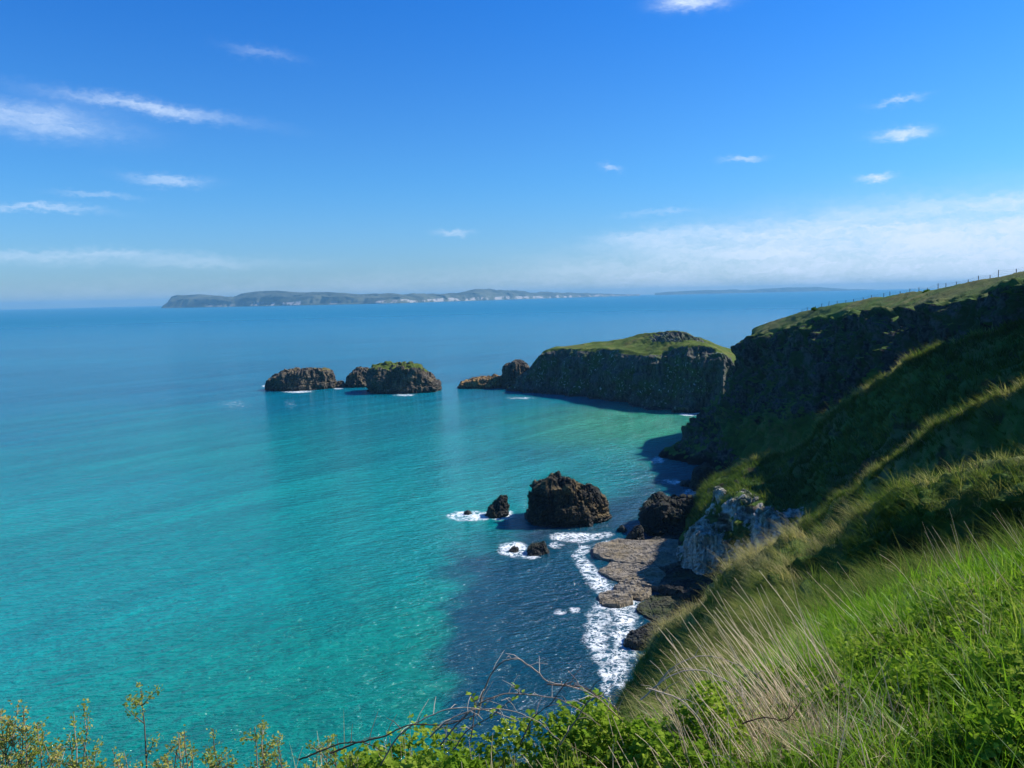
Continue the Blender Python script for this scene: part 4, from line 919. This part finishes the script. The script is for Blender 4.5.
# arching bramble canes
BR = 'bramble canes on the lip of the bank'
def cane(pts, Y, label, r=.004, tint=.4, thorns=True, leaves=0):
    K = np.array([at(p[0], p[1], Y + (p[2] if len(p) > 2 else 0)) for p in pts]); c = catmull(K, 7)
    c = c + np.cumsum(rng.normal(0, .0016, c.shape), 0)
    root = empty('bramble_cane', c[0]); tag(root, label, 'bramble', BR)
    L = [(c, np.linspace(r, r * .45, len(c)))]
    V, q = tubes(L, 6); child_mesh('cane', root, V, quads=q, mat=M_cane, attrs={'tint': np.clip(tint + rng.normal(0, .12, len(V)), 0, 1)})
    for k in range(3, len(c) - 1, 4):
        d = rand_dir(1, -.2, .9)[0]; V, q = tube(np.array([c[k], c[k] + d * .035 + [0, 0, .01], c[k] + d * rng.uniform(.05, .12)]), [.0018, .0013, .0007], 4)
        child_mesh('twig', root, V, quads=q, mat=M_cane, attrs={'tint': np.full(len(V), np.clip(tint + .2 + rng.normal(0, .12), 0, 1))})
    if leaves:
        P = c[rng.integers(2, len(c), leaves)] + rng.normal(0, .008, (leaves, 3)); V, T = leaf_set(P, rand_dir(leaves, -.2, .7), rand_dir(leaves, .3, 1), rng.uniform(.018, .032, leaves), 1.1)
        child_mesh('foliage', root, V, tris=T, mat=M_bleaf, attrs={'tint': np.repeat(rng.uniform(.5, 1, leaves), 7)}, smooth_shade=False)
cane([(478, 716), (484, 690), (497, 666), (512, 661), (528, 670), (546, 684), (566, 689), (590, 698), (606, 712)], 3.3, 'tall pinkish brown cane making the highest arch over the dark water', .0045, .75)
cane([(440, 745), (458, 722), (480, 702), (500, 694), (525, 693), (550, 695), (575, 706), (598, 722)], 3.25, 'cane arching low behind the highest arch', .004, .6, leaves=6)
cane([(380, 766), (400, 735), (430, 715), (460, 706), (490, 709), (520, 720)], 3.15, 'grey cane bowing over the left end of the leaf mound', .0038, .8)
cane([(330, 752), (352, 745), (385, 736), (410, 727), (450, 725), (478, 716)], 3.1, 'dark thick cane running flat toward the low arch', .0045, .1)
cane([(300, 760), (322, 748), (345, 741), (366, 741), (384, 752)], 3.2, 'dark cane drooping among the ochre shrubs', .0042, .05)
cane([(548, 684), (570, 686), (588, 690), (605, 705), (622, 722)], 3.35, 'dark cane dropping to the right end of the tangle', .0036, .15)
cane([(452, 750), (470, 728), (495, 712), (510, 702), (520, 690), (516, 684)], 3.1, 'thin cane carrying a pale green leaf tip', .003, .5, leaves=14)
cane([(470, 740), (474, 716), (476, 700), (472, 692)], 3.2, 'short upright cane with a few yellow green leaves', .003, .5, leaves=12)
cane([(560, 745), (575, 720), (590, 700), (600, 700), (618, 716)], 3.0, 'knotted cane crossing the right side of the tangle', .0034, .6)
cane([(520, 745), (535, 715), (552, 700), (566, 680)], 3.1, 'straight dark cane slanting up to the right', .003, .25)
cane([(430, 738), (452, 718), (478, 709), (508, 712), (540, 724), (560, 742)], 3.0, 'grey brown cane tangled through the leaf mound', .0034, .7)
cane([(672, 716), (655, 690), (672, 668), (700, 655), (735, 664), (770, 690)], 3.6, 'long straw coloured cane bowing over the grassy bank', .0036, .95)
cane([(640, 700), (660, 682), (690, 672), (720, 682), (745, 705), (760, 730)], 3.3, 'lower bowed cane in the dry stalks', .0036, .9)
cane([(648, 688), (680, 700), (705, 730), (715, 768)], 3.0, 'bent straw cane falling into the bottom edge', .0035, .9)
cane([(742, 724), (765, 716), (785, 718), (800, 700)], 3.0, 'dark twig lying among the dry stalks', .0032, .05)

# dry stalks ---------------------------------------------------------
DS = 'clumps of dry stalks on the bank'
def stalks(x0, x1, y0, Y, n, lean, length, label, tint=.7, spread=.4, r=.0031):
    """clump of bare dead stems; lean = (dx, dz) per metre"""
    L = []; cx = at((x0 + x1) / 2, y0, Y)
    root = empty('dry_stalk_clump', cx); tag(root, label, 'dry stalks', DS)
    for k in range(n):
        px = rng.uniform(x0, x1); yy = Y + rng.normal(0, spread); b = ground(px, yy, -.02); ln = length * rng.uniform(.45, 1.1)
        d = np.array([lean[0] + rng.normal(0, .16), rng.normal(.12, .14), 1.0]); d /= np.linalg.norm(d)
        L.append((curve(b, b + d * ln, rng.normal(.015, .03) * ln, 7, .008 * ln), np.linspace(r * rng.uniform(.7, 1.35), r * .35, 7)))
    for c, rr_ in L:
        V, q = tube(c, rr_, 4); child_mesh('stalk', root, V, quads=q, mat=M_straw, attrs={'tint': np.full(len(V), np.clip(tint + rng.normal(0, .18), 0, 1))})
stalks(735, 800, 740, 3.6, 60, (-.62, 1), .72, 'densest clump of leaning pale stalks in the middle of the bank')
stalks(790, 860, 700, 4.0, 52, (-.62, 1), .8, 'clump of long pale stalks leaning left up the green bank', .75)
stalks(690, 745, 760, 3.3, 46, (-.55, 1), .55, 'tangled grey brown stalks left of the densest clump', .4)
stalks(870, 930, 640, 5.0, 8, (-.6, 1), .5, 'sparse pale stalks on the upper bank', .75)
stalks(925, 960, 565, 6.4, 9, (-.35, 1), .55, 'stalks on the crest of the bank before the dark hollow', .7, .25, .0026)
stalks(985, 1030, 570, 6.0, 6, (-.55, 1), .5, 'stalks on the crest at the right edge', .7, .25, .0026)
stalks(960, 1040, 640, 4.6, 8, (-.65, 1), .6, 'thin stalks on the sunny grass at the right edge', .7)
stalks(845, 880, 590, 6.6, 8, (-.7, 1), .6, 'stalks bent over the dip left of the crest', .6, .3, .0026)
stalks(830, 900, 768, 3.0, 8, (-.35, 1), .4, 'few stalks in the lush grass of the lower bank', .7)
stalks(640, 700, 768, 3.2, 18, (-.35, 1), .42, 'stalks rising from the right end of the leaf mound', .5)
stalks(560, 640, 775, 3.3, 22, (-.1, 1), .34, 'upright dead stalks in the leaf mound', .55)
stalks(440, 500, 775, 3.3, 20, (-.15, 1), .36, 'upright grey stalks on the left of the high arch', .6)
stalks(380, 430, 775, 3.3, 30, (-.1, 1), .42, 'fan of fine grey stalks above the left end of the leaf mound', .6, r=.0019)
stalks(300, 370, 780, 3.3, 20, (-.12, 1), .34, 'thin dry stalks among the ochre shrubs', .6, r=.0019)
stalks(200, 300, 785, 3.4, 18, (.25, 1), .34, 'dry twigs slanting right between the low shrubs', .75)
stalks(0, 110, 785, 3.3, 14, (.25, 1), .42, 'pale dead twigs through the corner shrubs', .8)

stalks(470, 560, 775, 3.2, 26, (.15, 1), .30, 'grey twigs leaning right under the high arch', .5, r=.0018)
stalks(540, 620, 770, 3.25, 26, (-.45, 1), .30, 'grey twigs leaning left in the right part of the tangle', .55, r=.0018)
stalks(700, 790, 765, 3.4, 40, (-.3, 1), .42, 'matted short stalks under the densest clump', .5, .35, .002)
# ------------------------------------------------------------------ the air
mh, nt, out = new_mat('haze_air')
pv = nt.new('ShaderNodeVolumePrincipled', inp={'Color': (0.24, 0.58, 0.86, 1), 'Density': 5.2e-5, 'Anisotropy': 0.0})
nt.l.new(pv.outputs[0], out.inputs['Volume'])
hb = 28000.0
V = np.array([(x, y, z) for x in (-hb, hb) for y in (-hb, hb) for z in (-8, 215)])
hz = np_mesh('haze', V, quads=[(0, 1, 3, 2), (4, 6, 7, 5), (0, 4, 5, 1), (2, 3, 7, 6), (0, 2, 6, 4), (1, 5, 7, 3)], mat=mh, smooth_shade=False)
tag(hz, 'thin blue sea haze in the air', 'haze', kind='stuff')
